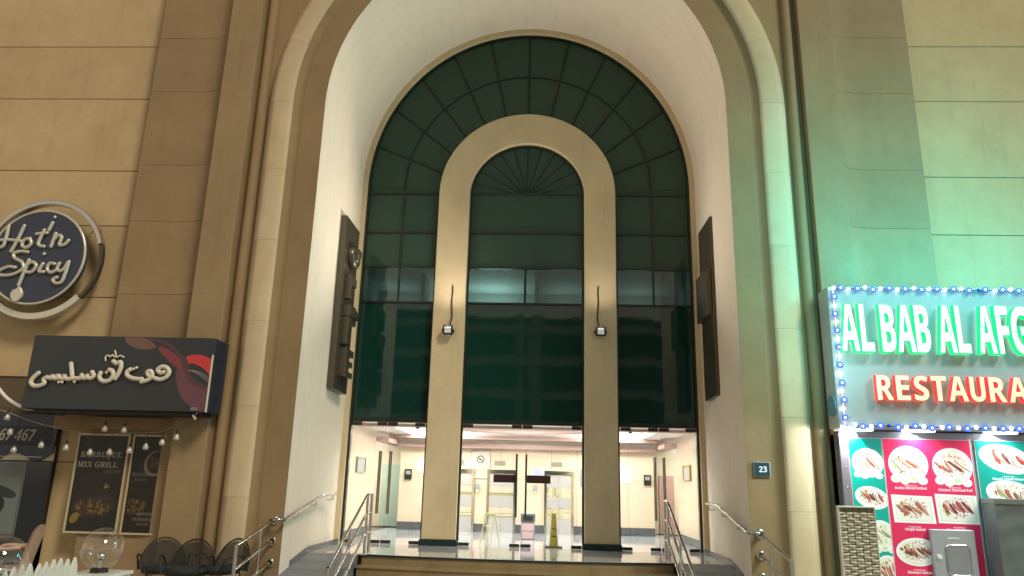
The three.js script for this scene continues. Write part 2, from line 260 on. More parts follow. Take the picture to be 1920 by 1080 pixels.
// lit passage behind the clerestory panes
const hall = part(B, 'upper_passage', [bx(-3.6, 3.6, 5.62, 5.7, -2.2, -0.06), bx(-3.6, 3.6, 4.72, 4.84, -2.2, -0.06), bx(-3.6, 3.6, 4.84, 5.62, -2.3, -2.2), bx(-3.7, -3.6, 4.84, 5.62, -2.2, -0.06), bx(3.6, 3.7, 4.84, 5.62, -2.2, -0.06)], std(C(0.34, 0.37, 0.37), 0.7));
part(hall, 'partition', [bx(-2.3, -2.2, 4.84, 5.62, -2.2, -0.5), bx(0.2, 0.3, 4.84, 5.62, -2.2, -0.3)], std(C(0.3, 0.32, 0.32), 0.7));
for (const [x, z, k, w] of [[-0.75, -1.8, 30, 0.7], [0.9, -1.9, 8, 0.5], [-1.85, -1.7, 13, 0.4], [-3.0, -1.8, 9, 0.4], [2.6, -1.9, 6, 0.5]]) { // upright lamps that wash the passage ceiling
  part(hall, 'uplight', bx(x - w / 2, x + w / 2, 4.9, 4.93, z - 0.08, z + 0.08), glow(C(0.8, 1, 0.98), 1));
  const l = new THREE.RectAreaLight(C(0.8, 1, 0.98), k, w, 0.16); l.position.set(x, 4.945, z); l.lookAt(x, 9, z + 0.6); scene.add(l);
}

// glass doors
const doorBays = [[-3.46, -1.95, -2.725, 0.105], [-1.2, 1.2, 0.0, 0.095], [1.95, 3.46, 2.715, 0.09]];
doorBays.forEach(([a, b, mid, hx], bi) => {
  for (const sd of [-1, 1]) {
    const x0 = sd < 0 ? a + 0.012 : mid + 0.006, x1 = sd < 0 ? mid - 0.006 : b - 0.012;
    const d = part(B, 'glass_door', bx(x0, x1, 0.015, 2.328, -0.006, 0.006), M.pane);
    const hm = bi === 1 ? M.dark : M.steelDark, hX = mid + sd * hx;
    part(d, 'handle', [rod([hX, 0.56, 0.07], [hX, 1.76, 0.07], 0.019), rod([hX, 0.72, 0.008], [hX, 0.72, 0.07], 0.012), rod([hX, 1.6, 0.008], [hX, 1.6, 0.07], 0.012), rod([hX, 0.56, -0.07], [hX, 1.76, -0.07], 0.019)], hm);
    for (const [p, q] of sd < 0 ? [[x0, x0 + 0.2], [x1 - 0.2, x1 - 0.003]] : [[x0 + 0.003, x0 + 0.2], [x1 - 0.2, x1]]) {
      part(d, 'patch_fitting', rbx(p, q, 2.262, 2.33, -0.022, 0.022, 0.005), M.dark); part(d, 'patch_fitting', rbx(p, q, 0.008, 0.07, -0.022, 0.022, 0.005), M.dark);
    }
    if (bi === 1) {
      part(d, 'sticker', bx(sd < 0 ? -0.55 : 0.115, sd < 0 ? -0.1 : 0.58, 1.21, 1.36, 0.0062, 0.009), canvasMat(256, 80, (g, w, h) => { g.fillStyle = '#3a1a18'; g.fillRect(0, 0, w, h); g.fillStyle = '#8a5a52'; g.font = 'bold 30px sans-serif'; g.textAlign = 'center'; g.fillText('PLEASE', w / 2, 34); g.fillText('PUSH', w / 2, 68); }, 0.5));
    }
  }
});
function canvasMat(w, h, draw, rough = 0.6, extra = {}) {
  const c = document.createElement('canvas'); c.width = w; c.height = h; draw(c.getContext('2d'), w, h);
  const t = new THREE.CanvasTexture(c); t.colorSpace = THREE.SRGBColorSpace; t.anisotropy = 4;
  return new THREE.MeshStandardMaterial({ map: t, roughness: rough, ...extra });
}
// a flat sheet with 0..1 texture coordinates on a thin backing
function sheet(x0, x1, y0, y1, z, lean = 0) { const g = new THREE.PlaneGeometry(x1 - x0, y1 - y0); g.translate((x0 + x1) / 2, (y0 + y1) / 2, z); return g; }

// lobby
const L = part(B, 'lobby_floor', bx(-6.4, 6.4, -0.4, -0.02, -6.2, 0.35), M.skirt);
for (let i = 0; i < 12; i++) for (let j = 0; j < 9; j++) { const x0 = -3.6 + 0.6 * i, z0 = 0.354 - 0.6 * (j + 1); part(L, 'tile', bx(x0 + 0.002, x0 + 0.598, -0.02, 0.004 + rr(0, 0.0006), z0 + 0.002, z0 + 0.598), M.tile); }
const back = part(B, 'lobby_back_wall', bx(-3.25, 3.25, 0, 2.7, -4.7, -4.45), M.joint);
for (let i = 0; i < 10; i++) for (let j = 0; j < 2; j++) { const x0 = -3.25 + 0.65 * i; part(back, 'panel', bx(x0 + 0.003, x0 + 0.647, j ? 1.32 : 0.2, j ? 2.5 : 1.314, -4.45, -4.42 + rr(0, 0.002)), M.marble); }
for (let i = 0; i < 10; i++) { const x0 = -3.25 + 0.65 * i; part(back, 'skirting', bx(x0 + 0.002, x0 + 0.648, 0, 0.2, -4.45, -4.405), M.skirt); }
for (const sd of [-1, 1]) {
  const w = part(B, 'lobby_side_wall', bx(sd < 0 ? -3.8 : 3.62, sd < 0 ? -3.62 : 3.8, 0, 2.7, -2.95, -0.03), M.joint);
  for (let i = 0; i < 4; i++) { const z0 = -2.95 + 0.73 * i, x0 = sd < 0 ? -3.62 : 3.585; part(w, 'panel', bx(x0, x0 + 0.035, 0.18, 2.6, z0 + 0.002, z0 + 0.728), M.marble); part(w, 'skirting', bx(x0 - 0.008, x0 + 0.045, 0, 0.18, z0 + 0.002, z0 + 0.728), M.skirt); }
  part(B, 'lobby_corridor_wall', [bx(sd < 0 ? -6.4 : 3.2, sd < 0 ? -3.2 : 6.4, 0, 2.7, -6.2, -5.6), bx(sd < 0 ? -6.5 : 6.3, sd < 0 ? -6.3 : 6.5, 0, 2.7, -5.6, -2.95), bx(sd < 0 ? -6.4 : 3.8, sd < 0 ? -3.8 : 6.4, 0, 2.7, -3.0, -2.85)], M.marble);
}
part(B, 'corridor_door', bx(-3.95, -3.45, 0.02, 1.62, -5.6, -5.56), std(C(0.42, 0.50, 0.43), 0.1), 'pale green glass door at the end of the left corridor');
part(B, 'corridor_panel', bx(3.55, 3.95, 0.02, 1.5, -5.6, -5.56), std(C(0.46, 0.27, 0.24), 0.4), 'dusty red door at the end of the right corridor');
const ceil = part(B, 'lobby_ceiling', [bx(-6.5, 6.5, 2.62, 2.72, -6.2, -0.07), bx(-6.5, -2.9, 2.34, 2.62, -6.2, -0.07), bx(2.9, 6.5, 2.34, 2.62, -6.2, -0.07), bx(-2.9, 2.9, 2.34, 2.62, -0.75, -0.07), bx(-2.9, 2.9, 2.34, 2.62, -6.2, -3.9)], M.ceil);
part(ceil, 'cornice', [bx(-3.3, 3.3, 2.05, 2.15, -4.42, -4.2), bx(-3.3, 3.3, 2.255, 2.34, -4.42, -3.86)], M.pink, 'dusty pink cornice above the lifts');
part(ceil, 'cornice', bx(-3.3, 3.3, 2.15, 2.255, -4.42, -4.3), M.white);
part(ceil, 'beam', bx(-3.5, 3.5, 2.29, 2.34, -0.75, -0.5), M.pink);
for (const sd of [-1, 1]) { part(ceil, 'cornice', bx(sd < 0 ? -3.6 : 3.3, sd < 0 ? -3.3 : 3.6, 2.1, 2.2, -5.2, -3.0), M.pink); for (let k = 0; k < 3; k++) { const g = bx(-0.5, 0.5, -0.03, 0.03, -0.06, 0.06); g.rotateY(sd * (0.35 + 0.28 * k)); g.translate(sd * (1.5 + 0.25 * k), 2.42, -1.5 - 0.7 * k); part(ceil, 'slat', g, M.pink); } }
{ const g = new THREE.TorusGeometry(1.3, 0.06, 8, 48); g.rotateX(Math.PI / 2); g.scale(1.2, 0.7, 0.7); g.translate(0, 2.42, -2.5); part(ceil, 'ring', uvm(g), M.pink); }
const LK = 70;
for (const [x, z] of [[-1.7, -1.2], [1.7, -1.2], [0, -2.5], [-2.1, -3.3], [2.1, -3.3]]) {
  part(ceil, 'ceiling_lamp', bx(x - 0.45, x + 0.45, 2.59, 2.615, z - 0.22, z + 0.22), glow(C(1, 0.95, 0.86), 2));
  const l = new THREE.RectAreaLight(C(1, 0.91, 0.85), LK, 0.9, 0.44); l.position.set(x, 2.58, z); l.lookAt(x, 0, z); scene.add(l);
}
for (const sd of [-1, 1]) {
  part(ceil, 'ceiling_lamp', bx(sd * 4.4 - 0.3, sd * 4.4 + 0.3, 2.315, 2.335, -4.6, -4.0), glow(C(1, 0.97, 0.9), 2));
  const l = new THREE.RectAreaLight(C(1, 0.97, 0.9), LK, 0.6, 0.6); l.position.set(sd * 4.4, 2.305, -4.3); l.lookAt(sd * 4.4, 0, -4.3); scene.add(l);
}
// lifts
const liftMat = canvasMat(128, 128, (g, w, h) => { g.fillStyle = '#d6d0bc'; g.fillRect(0, 0, w, h); for (let i = 0; i < 420; i++) { g.strokeStyle = ['#a49a72', '#e6dfc0', '#8f8862'][i % 3]; g.beginPath(); const x = rnd() * w, y = rnd() * h; g.arc(x, y, 2 + rnd() * 7, 0, 5); g.stroke(); } }, 0.35, { metalness: 0.4 });
for (const xc of [-1.67, -0.615, 0.845, 1.98]) {
  const lift = part(B, 'lift', [bx(xc - 0.37, xc - 0.31, 0, 1.49, -4.42, -4.36), bx(xc + 0.31, xc + 0.37, 0, 1.49, -4.42, -4.36), bx(xc - 0.37, xc + 0.37, 1.43, 1.53, -4.42, -4.355)], M.steel);
  const ys = [0.0, 0.36, 0.62, 0.87, 1.12, 1.43];
  for (const sd of [-1, 1]) for (let k = 0; k < 5; k++) part(lift, 'lift_panel', bx(sd < 0 ? xc - 0.31 : xc + 0.004, sd < 0 ? xc - 0.004 : xc + 0.31, ys[k] + 0.004, ys[k + 1], -4.42, -4.385 - (k % 2 ? 0.004 : 0)), k % 2 ? liftMat : M.satin);
  part(lift, 'floor_indicator', bx(xc - 0.2, xc + 0.08, 1.64, 1.75, -4.42, -4.40), canvasMat(64, 24, (g, w, h) => { g.fillStyle = '#8d8478'; g.fillRect(0, 0, w, h); g.fillStyle = '#d8d2c6'; g.fillRect(4, 4, 16, 16); g.fillRect(24, 4, 16, 16); g.fillRect(44, 4, 16, 16); }));
}

{
  const o = thing('apartment_block', 'plain apartment block across the street reflected in the lower green glass', 'building', [0, GY, 62]);
  part(o, 'wall', bx(-24, 24, 0, 19, 0, 10), std(C(0.10, 0.10, 0.095), 0.9));
  for (let k = 0; k < 5; k++) { part(o, 'floor_band', bx(-24.2, 24.2, 3.4 + k * 3.4, 4.3 + k * 3.4, -0.9, 0.1), std(C(0.5, 0.48, 0.44), 0.8)); }
  for (const x of [-18, -9, -1, 6.5, 15, 22]) part(o, 'pier', bx(x - 0.6, x + 0.6, 0, 19.2, -0.5, 0.05), std(C(0.42, 0.40, 0.37), 0.8));
}

// ---------- lobby things ----------
for (const sd of [-1, 1]) { // picture frames on the side walls
  const x = sd * 3.585, p = thing('picture_frame', sd < 0 ? 'small steel framed notice on the left lobby side wall' : 'small gilt framed notice on the right lobby side wall', 'picture', [x, 1.51, sd < 0 ? -1.5 : -1.7]);
  const fm = sd < 0 ? M.grey : std(C(0.45, 0.36, 0.12), 0.3, { metalness: 0.6 }), s = sd < 0 ? 1 : -1;
  const W = 0.36, H = 0.14;
  part(p, 'print', bx(Math.min(0, s * 0.02), Math.max(0, s * 0.02), -H, H, -W, W), canvasMat(128, 64, (g, w, h) => { g.fillStyle = '#a8a6a4'; g.fillRect(0, 0, w, h); g.fillStyle = '#777'; for (let i = 0; i < 6; i++) g.fillRect(14, 10 + i * 8, 60 + (i * 37) % 40, 3); }));
  part(p, 'frame', [bx(Math.min(0, s * 0.04), Math.max(0, s * 0.04), H, H + 0.025, -W - 0.04, W + 0.04), bx(Math.min(0, s * 0.04), Math.max(0, s * 0.04), -H - 0.025, -H, -W - 0.04, W + 0.04), bx(Math.min(0, s * 0.04), Math.max(0, s * 0.04), -H, H, W, W + 0.04), bx(Math.min(0, s * 0.04), Math.max(0, s * 0.04), -H, H, -W - 0.04, -W)], fm);
}
{
  const n = thing('no_smoking_sign', 'large grey no smoking notice left of the left lift', 'sign', [-1.17, 1.28, -4.40]);
  part(n, 'board', rbx(-0.245, 0.245, 0.02, 0.72, -0.015, 0.012, 0.004), M.grey);
  part(n, 'print', sheet(-0.235, 0.235, 0.03, 0.71, 0.0135), canvasMat(192, 280, (g, w, h) => { g.fillStyle = '#c2bdb2'; g.fillRect(0, 0, w, h); g.strokeStyle = '#3a2a26'; g.lineWidth = 9; g.beginPath(); g.arc(w / 2, 88, 36, 0, 7); g.stroke(); g.fillStyle = '#3a2a26'; g.fillRect(w / 2 - 24, 86, 44, 8); g.beginPath(); g.moveTo(w / 2 - 26, 62); g.lineTo(w / 2 + 26, 114); g.stroke(); g.fillStyle = '#8a857b'; g.font = '17px sans-serif'; g.textAlign = 'center'; g.fillText('NO SMOKING', w / 2, 170); for (let i = 0; i < 3; i++) g.fillRect(30, 195 + i * 20, w - 60, 5); }));
  const dsp = (x, y, lab) => { const t = thing('sanitizer_dispenser', lab, 'dispenser', [x, y, -4.40]); part(t, 'body', rbx(-0.05, 0.05, 0.06, 0.2, -0.015, 0.07, 0.015), M.grey); part(t, 'nozzle', rbx(-0.025, 0.025, 0, 0.06, 0.0, 0.05, 0.008), M.white); };
  dsp(-1.24, 0.98, 'small grey dispenser on the lobby wall under the no smoking notice'); dsp(0.24, 0.98, 'small grey dispenser on the lobby wall between the two middle lifts');
  const notice = (x, y, w, h, col, lab, nm = 'notice') => { const t = thing(nm, lab, 'notice', [x, y, -4.41]); part(t, 'board', rbx(-w, w, -h, h, -0.008, 0.014, 0.003), std(new THREE.Color(col), 0.5)); part(t, 'print', sheet(-w * 0.9, w * 0.9, -h * 0.9, h * 0.9, 0.0155), canvasMat(64, 64, (g, a, b) => { g.fillStyle = col; g.fillRect(0, 0, a, b); g.fillStyle = 'rgba(90,90,110,0.55)'; for (let i = 0; i < 6; i++) g.fillRect(8, 8 + i * 9, 26 + (i * 31) % 24, 3); })); };
  notice(0.34, 1.46, 0.2, 0.15, '#b9c2d8', 'pale blue notice beside the right door handle, between the two middle lifts');
  notice(1.50, 1.38, 0.11, 0.22, '#8a97ae', 'dark blue narrow notice right of the third lift');
  notice(-2.55, 1.56, 0.26, 0.16, '#f2f2ee', 'white paper notice on the lobby wall left of the left pillar');
  notice(2.55, 1.44, 0.14, 0.17, '#f4f4f0', 'white paper notice right of the rightmost lift');
  const pad = (x, lab) => { const t = thing('card_reader', lab, 'panel', [x, 1.36, -4.40]); part(t, 'body', rbx(-0.09, 0.09, -0.13, 0.13, -0.01, 0.03, 0.01), M.dark); part(t, 'screen', bx(-0.06, 0.06, 0.0, 0.09, 0.03, 0.034), M.grey); };
  pad(-3.02, 'black access panel at the left end of the lobby back wall'); pad(3.08, 'black access panel at the right end of the lobby back wall');
}
for (const [x, lab] of [[-2.2, 'small black dome camera under the ceiling in the left doorway'], [2.22, 'small black dome camera under the ceiling in the right doorway']]) { const t = thing('dome_camera', lab, 'camera', [x, 2.262, -0.55]); part(t, 'bracket', rbx(-0.05, 0.05, 0.03, 0.08, -0.05, 0.05, 0.01), M.dark); part(t, 'dome', ball([0, 0.025, 0], 0.042), M.black); }
{ // wet floor cone, folding sign, bin
  const t = thing('caution_cone', 'yellow square tapered caution cone standing inside the centre doors', 'cone', [0.655, 0.004, -0.28]);
  const y = std(C(0.55, 0.40, 0.03), 0.45); const g = new THREE.CylinderGeometry(0.055, 0.125, 0.62, 4, 1); g.rotateY(Math.PI / 4); g.translate(0, 0.33, 0); part(t, 'cone_body', uvm(g), y); part(t, 'base_plate', rbx(-0.17, 0.17, 0, 0.025, -0.17, 0.17, 0.008), M.dark);
  part(t, 'mark', [bx(-0.03, 0.03, 0.34, 0.36, 0.078, 0.084), bx(-0.045, 0.045, 0.2, 0.225, 0.092, 0.098)], M.dark);
  const a = thing('folding_floor_sign', 'pale yellow folding floor stand inside the left leaf of the centre doors', 'floor sign', [-0.62, 0.004, -0.5], 1.15);
  const am = std(C(0.75, 0.68, 0.42), 0.5); for (const s of [-1, 1]) { part(a, 'leg', rod([s * 0.02, 0.58, -0.1], [s * 0.19, 0, -0.12], 0.012), am); part(a, 'leg', rod([s * 0.02, 0.58, 0.1], [s * 0.19, 0, 0.12], 0.012), am); } part(a, 'top', rbx(-0.04, 0.04, 0.56, 0.6, -0.12, 0.12, 0.01), am); part(a, 'crossbar', [rod([-0.08, 0.36, -0.11], [-0.08, 0.36, 0.11], 0.008), rod([0.08, 0.36, -0.11], [0.08, 0.36, 0.11], 0.008)], am);
  const b = thing('litter_bin', 'grey litter bin with pink paper between the two middle lifts', 'bin', [0.11, 0.004, -2.3]);
  part(b, 'body', rbx(-0.155, 0.155, 0, 0.36, -0.13, 0.13, 0.02), M.grey); part(b, 'lid', (() => { const g = new RoundedBoxGeometry(0.33, 0.2, 0.27, 2, 0.03); g.translate(0, 0.46, 0); return uvm(g); })(), std(C(0.16, 0.18, 0.22), 0.3)); part(b, 'flap', bx(-0.11, 0.11, 0.4, 0.5, 0.132, 0.142), M.dark);
  part(b, 'paper', [bx(-0.135, 0.135, 0.19, 0.34, 0.1305, 0.134), bx(-0.12, 0.12, 0.02, 0.17, 0.1305, 0.134)], std(C(0.75, 0.52, 0.58), 0.7), 'pink paper taped to the bin');
}

// ---------- things on the arch ----------
function boardSign(sd, label) { // dark vertical board with raised letter blocks
  const t = thing('vertical_sign_board', label, 'sign', [sd * 3.50, 2.78, sd < 0 ? 1.3 : 1.42]); const q = -sd;
  const X = (a, b) => (q > 0 ? [a, b] : [-b, -a]);
  const bt = sd < 0 ? 0.10 : 0.04; part(t, 'board', rbx(...X(-0.06, bt), 0, 3.33, -0.5, 0.5, 0.012), M.bronze);
  const blk = (pts, nm = 'raised_letter', d = 0.12) => { const s = new THREE.Shape(); pts.forEach(([z, y], k) => (k ? s.lineTo(z, y) : s.moveTo(z, y))); const g = new THREE.ExtrudeGeometry(s, { depth: d, bevelEnabled: true, bevelSize: 0.012, bevelThickness: 0.012, bevelSegments: 2 }); g.rotateY(Math.PI / 2); g.scale(q > 0 ? 1 : -1, 1, q > 0 ? 1 : -1); g.translate(q * bt, 0, 0); part(t, nm, uvm(g), M.bronze); };
  const ring = (y, r) => { const g = new THREE.TorusGeometry(r, 0.07, 8, 24); g.rotateY(Math.PI / 2); g.scale(1.6, 1, 1.15); g.translate(q * 0.13, y, 0); part(t, 'raised_letter', uvm(g), M.bronze); };
  if (sd < 0) {
    ring(2.62, 0.17); blk([[-0.1, 2.82], [0.3, 2.82], [0.3, 2.72], [0.0, 2.72]]);
    blk([[-0.28, 1.75], [-0.14, 1.75], [-0.14, 2.05], [0.16, 2.05], [0.16, 2.2], [-0.28, 2.2]], 'raised_letter', 0.1);
    blk([[-0.28, 1.42], [0.28, 1.42], [0.28, 1.56], [0.06, 1.62], [-0.28, 1.6]], 'raised_letter', 0.14);
    blk([[-0.26, 0.88], [-0.08, 0.88], [-0.08, 1.3], [0.26, 1.3], [0.26, 1.4], [-0.26, 1.4]]);
    blk([[-0.25, 0.28], [0.25, 0.28], [0.25, 0.36], [-0.1, 0.36], [-0.1, 0.48], [0.2, 0.48], [0.2, 0.56], [-0.1, 0.56], [-0.1, 0.68], [0.25, 0.68], [0.25, 0.78], [-0.25, 0.78]], 'raised_letter', 0.13);
  } else {
    blk([[-0.42, 1.48], [0.42, 1.48], [0.42, 2.33], [-0.42, 2.33]], 'raised_block', 0.09);
  }
}
boardSign(-1, 'dark bronze vertical board with raised letters on the left reveal');
boardSign(1, 'dark bronze vertical board with one large raised block on the right reveal');
for (const [x, y, lab] of [[-1.555, 4.2, 'small black floodlight with hanging cable on the left leg of the beige band'], [1.56, 4.22, 'small black floodlight with hanging cable on the right leg of the beige band']]) {
  const t = thing('floodlight', lab, 'floodlight', [x, y, 0.16]);
  const h = part(t, 'housing', (() => { const g = new RoundedBoxGeometry(0.2, 0.2, 0.06, 2, 0.012); g.rotateX(0.25); g.translate(0, 0, 0.14); return uvm(g); })(), M.black);
  part(h, 'lens', (() => { const g = new THREE.BoxGeometry(0.13, 0.12, 0.006); g.rotateX(0.25); g.translate(0, -0.008, 0.171); return g; })(), glow(C(1, 0.96, 0.88), 0.25, 0.4));
  const fl = new THREE.SpotLight(C(1, 0.90, 0.74), x < 0 ? 40 : 25, 0, 1.35, 1); fl.position.set(x, y + 0.02, 0.42); fl.target.position.set(x * 0.8, y + 5.0, 5.2); fl.castShadow = true; fl.shadow.radius = 6; scene.add(fl, fl.target);  // spot added to brighten reveal and soffit; the fitting itself reads as unlit
  part(t, 'bracket', [rbx(-0.12, 0.12, -0.02, 0.02, 0.0, 0.02, 0.004), rbx(-0.125, -0.11, -0.02, 0.02, 0.01, 0.14, 0.004), rbx(0.11, 0.125, -0.02, 0.02, 0.01, 0.14, 0.004)], M.black);
  const s = x < 0 ? 1 : -1;
  part(t, 'cable', tube([[0.04 * s, 0.1, 0.12], [0.06 * s, 0.32, 0.03], [0.035 * s, 0.6, 0.025], [0.045 * s, 0.86, 0.02], [0.03 * s, 0.97, 0.0]], 0.014, 6, false, true), M.black);
}
{
  const t = thing('number_plate', 'dark teal plate with white number 23 beside the right reveal', 'sign', [3.655, 1.485, 3.64]);
  part(t, 'plate', rbx(-0.12, 0.12, -0.105, 0.105, 0, 0.03, 0.004), std(C(0.5, 0.52, 0.5), 0.4));
  part(t, 'print', sheet(-0.115, 0.11, -0.1, 0.1, 0.0315), canvasMat(128, 112, (g, w, h) => { g.fillStyle = '#1f444f'; g.fillRect(0, 0, w, h); g.fillStyle = '#f4f7f7'; g.font = 'bold 64px sans-serif'; g.textAlign = 'center'; g.fillText('23', w * 0.56, 78); }, 0.35));
}
// handrails
const rampY = (z) => Math.min(0, (2.16 - z) * (0.46 / 3.44));
for (const sd of [-1, 1]) {
  const side = sd < 0 ? 'left' : 'right';
  const t = thing('wall_handrail', 'steel handrail bracketed to the ' + side + ' cream reveal', 'handrail');
  const x = sd * 3.36, xo = sd * 3.57;
  part(t, 'rail', tube([[x, 0.93, 1.15], [x, 0.92, 1.95], [x, 0.60, 3.80], [xo, 0.59, 3.82], [xo, 0.59, 3.645]], 0.026, 10), M.steel);
  for (const [z, y] of [[1.3, 0.91], [2.3, 0.84], [3.2, 0.69]]) part(t, 'bracket', [rod([x, y, z], [x, y - 0.08, z], 0.012), rod([x, y - 0.08, z], [sd * 3.47, y - 0.08, z], 0.012)], M.steel);
  const r = thing('ramp_railing', 'three bar steel railing fixed by round flanges to the ' + side + ' face of the arch', 'railing');
  for (const y of [0.58, 0.28, -0.02]) {
    part(r, 'rail', rod([xo, y, 3.68], [xo, y - 0.26, 4.98], 0.023), M.steel);
    const f = new THREE.TorusGeometry(0.05, 0.016, 8, 20); f.translate(xo, y, 3.662); part(r, 'flange', f, M.chrome);
  }
  part(r, 'post', rod([xo, 0.32, 4.98], [xo, GY, 4.98], 0.026), M.steel); part(r, 'post', rod([xo, 0.49, 4.15], [xo, GY, 4.15], 0.018), M.steel);
  // stair railing with doubled head posts
  const s = thing('stair_railing', 'steel stair railing with three bars on the ' + side + ' edge of the steps', 'railing'), xs = sd * 2.5, dz = sd < 0 ? 0 : -0.12;
  const sl = 0.455, z0 = 2.28 + dz;
  for (const y of [0.97, 0.66, 0.34]) part(s, 'rail', tube([[xs, y, z0 - 0.3], [xs, y, z0], [xs, y - sl * 2.1, z0 + 2.1]], 0.024, 8), M.steel);
  part(s, 'post', rod([xs, 0, z0 - 0.3], [xs, 0.97, z0 - 0.3], 0.027), M.steel); part(s, 'post', rod([xs, 0, z0], [xs, 0.97, z0], 0.024), M.steel);
  part(s, 'post', rod([xs, -0.48, z0 + 1.05], [xs, 0.97 - sl * 1.05, z0 + 1.05], 0.022), M.steel); part(s, 'post', rod([xs, GY, z0 + 2.1], [xs, 0.97 - sl * 2.1, z0 + 2.1], 0.026), M.steel);
  for (const z of [z0 - 0.3, z0]) { const f = new THREE.CylinderGeometry(0.05, 0.055, 0.02, 16); f.translate(xs, 0.016, z); part(s, 'foot_flange', f, M.chrome); }
}

// ---------- left restaurant ----------
const tubeRun = (lines, z, r, mat, par, nm) => lines.forEach((l) => part(par, nm, [tube(l.map(([x, y]) => [x, y, z]), r, 8, false, true), ball([l[0][0], l[0][1], z], r), ball([l[l.length - 1][0], l[l.length - 1][1], z], r)], mat));
const silver = std(C(0.62, 0.60, 0.50), 0.3, { metalness: 0.35 }), cream2 = std(C(0.66, 0.62, 0.50), 0.45);
{
  const t = thing('round_sign', 'round navy restaurant sign with silver script in a broken steel hoop', 'sign', [-8.05, 4.65, 3.25]);
  const d = new THREE.CylinderGeometry(0.80, 0.80, 0.12, 64); d.rotateX(Math.PI / 2); d.translate(0, 0, 0.29); part(t, 'disc', d, std(C(0.035, 0.045, 0.075), 0.35));
  const rim = new THREE.TorusGeometry(0.81, 0.022, 8, 64); rim.translate(0, 0, 0.34); part(t, 'rim', rim, silver);
  const hoop = (a0, a1, r0, r1, z0, z1, m) => { const s = new THREE.Shape(); for (let i = 0; i <= 40; i++) { const a = a0 + (a1 - a0) * i / 40; s[i ? 'lineTo' : 'moveTo'](r1 * Math.cos(a), r1 * Math.sin(a)); } for (let i = 40; i >= 0; i--) { const a = a0 + (a1 - a0) * i / 40; s.lineTo(r0 * Math.cos(a), r0 * Math.sin(a)); } s.closePath(); const g = new THREE.ExtrudeGeometry(s, { depth: z1 - z0, bevelEnabled: true, bevelSize: 0.008, bevelThickness: 0.008, bevelSegments: 2 }); g.translate(0, 0, z0); part(t, 'hoop', uvm(g), m); };
  hoop(0.28, 1.75, 0.975, 1.035, 0.14, 0.25, M.steel); hoop(1.75, 3.4, 0.975, 1.035, 0.14, 0.25, M.steel); hoop(-2.6, -0.72, 0.945, 1.04, 0.14, 0.25, silver); hoop(-0.70, 0.26, 0.985, 1.03, 0.15, 0.23, M.bronze);
  for (let k = 0; k < 4; k++) { const a = 0.8 + k * Math.PI / 2; part(t, 'stand_off', rod([0.98 * Math.cos(a), 0.98 * Math.sin(a), 0], [0.98 * Math.cos(a), 0.98 * Math.sin(a), 0.2], 0.012), M.steel); part(t, 'stand_off', rod([0.5 * Math.cos(a), 0.5 * Math.sin(a), 0], [0.5 * Math.cos(a), 0.5 * Math.sin(a), 0.25], 0.012), M.steel); }
  const S = [
    [[-8.62, 5.17], [-8.62, 4.99], [-8.65, 4.81], [-8.72, 4.79]], [[-8.76, 4.92], [-8.57, 4.93], [-8.36, 4.91]], [[-8.35, 5.18], [-8.42, 4.91], [-8.49, 4.73]],
    [[-8.21, 4.96], [-8.3, 4.93], [-8.32, 4.83], [-8.23, 4.8], [-8.17, 4.87], [-8.21, 4.96]], [[-7.99, 5.11], [-8.04, 4.85], [-7.94, 4.82]], [[-8.11, 5.04], [-7.93, 5.06]], [[-7.87, 5.24], [-7.91, 5.11]],
    [[-7.78, 5.05], [-7.82, 4.82]], [[-7.81, 4.91], [-7.72, 5.02], [-7.67, 4.99], [-7.68, 4.85], [-7.59, 4.86], [-7.54, 4.93]],
    [[-8.2, 4.72], [-8.33, 4.73], [-8.43, 4.69], [-8.41, 4.62], [-8.26, 4.54], [-8.22, 4.44], [-8.33, 4.35], [-8.5, 4.31], [-8.64, 4.33]], [[-8.65, 4.38], [-8.48, 4.46], [-8.36, 4.45]],
    [[-8.15, 4.58], [-8.24, 4.15]], [[-8.18, 4.48], [-8.09, 4.55], [-8.01, 4.49], [-8.06, 4.38], [-8.16, 4.37]], [[-7.9, 4.52], [-7.94, 4.39], [-7.86, 4.38]], [[-7.7, 4.52], [-7.78, 4.53], [-7.81, 4.43], [-7.74, 4.37], [-7.65, 4.41]],
    [[-7.62, 4.53], [-7.64, 4.43], [-7.57, 4.4], [-7.51, 4.46], [-7.47, 4.57], [-7.49, 4.36], [-7.54, 4.2], [-7.64, 4.2], [-7.68, 4.25], [-7.62, 4.29]]];
  tubeRun(S.map((l) => l.map(([x, y]) => [x + 8.05, y - 4.65])), 0.375, 0.03, silver, t, 'letter');
  part(t, 'letter', [ball([0.2, 0.69, 0.375], 0.028), ball([0.14, 0.04, 0.375], 0.03)], silver);
  part(t, 'flame', (() => { const s = new THREE.Shape(); s.moveTo(0, -0.13); s.quadraticCurveTo(0.13, -0.06, 0.08, 0.04); s.quadraticCurveTo(0.05, 0.1, 0.02, 0.13); s.quadraticCurveTo(0, 0.07, -0.06, 0.06); s.quadraticCurveTo(-0.14, -0.04, 0, -0.13); const g = new THREE.ExtrudeGeometry(s, { depth: 0.03, bevelSize: 0.01, bevelThickness: 0.01 }); g.translate(-0.2, -0.65, 0.35); return g; })(), silver);
}
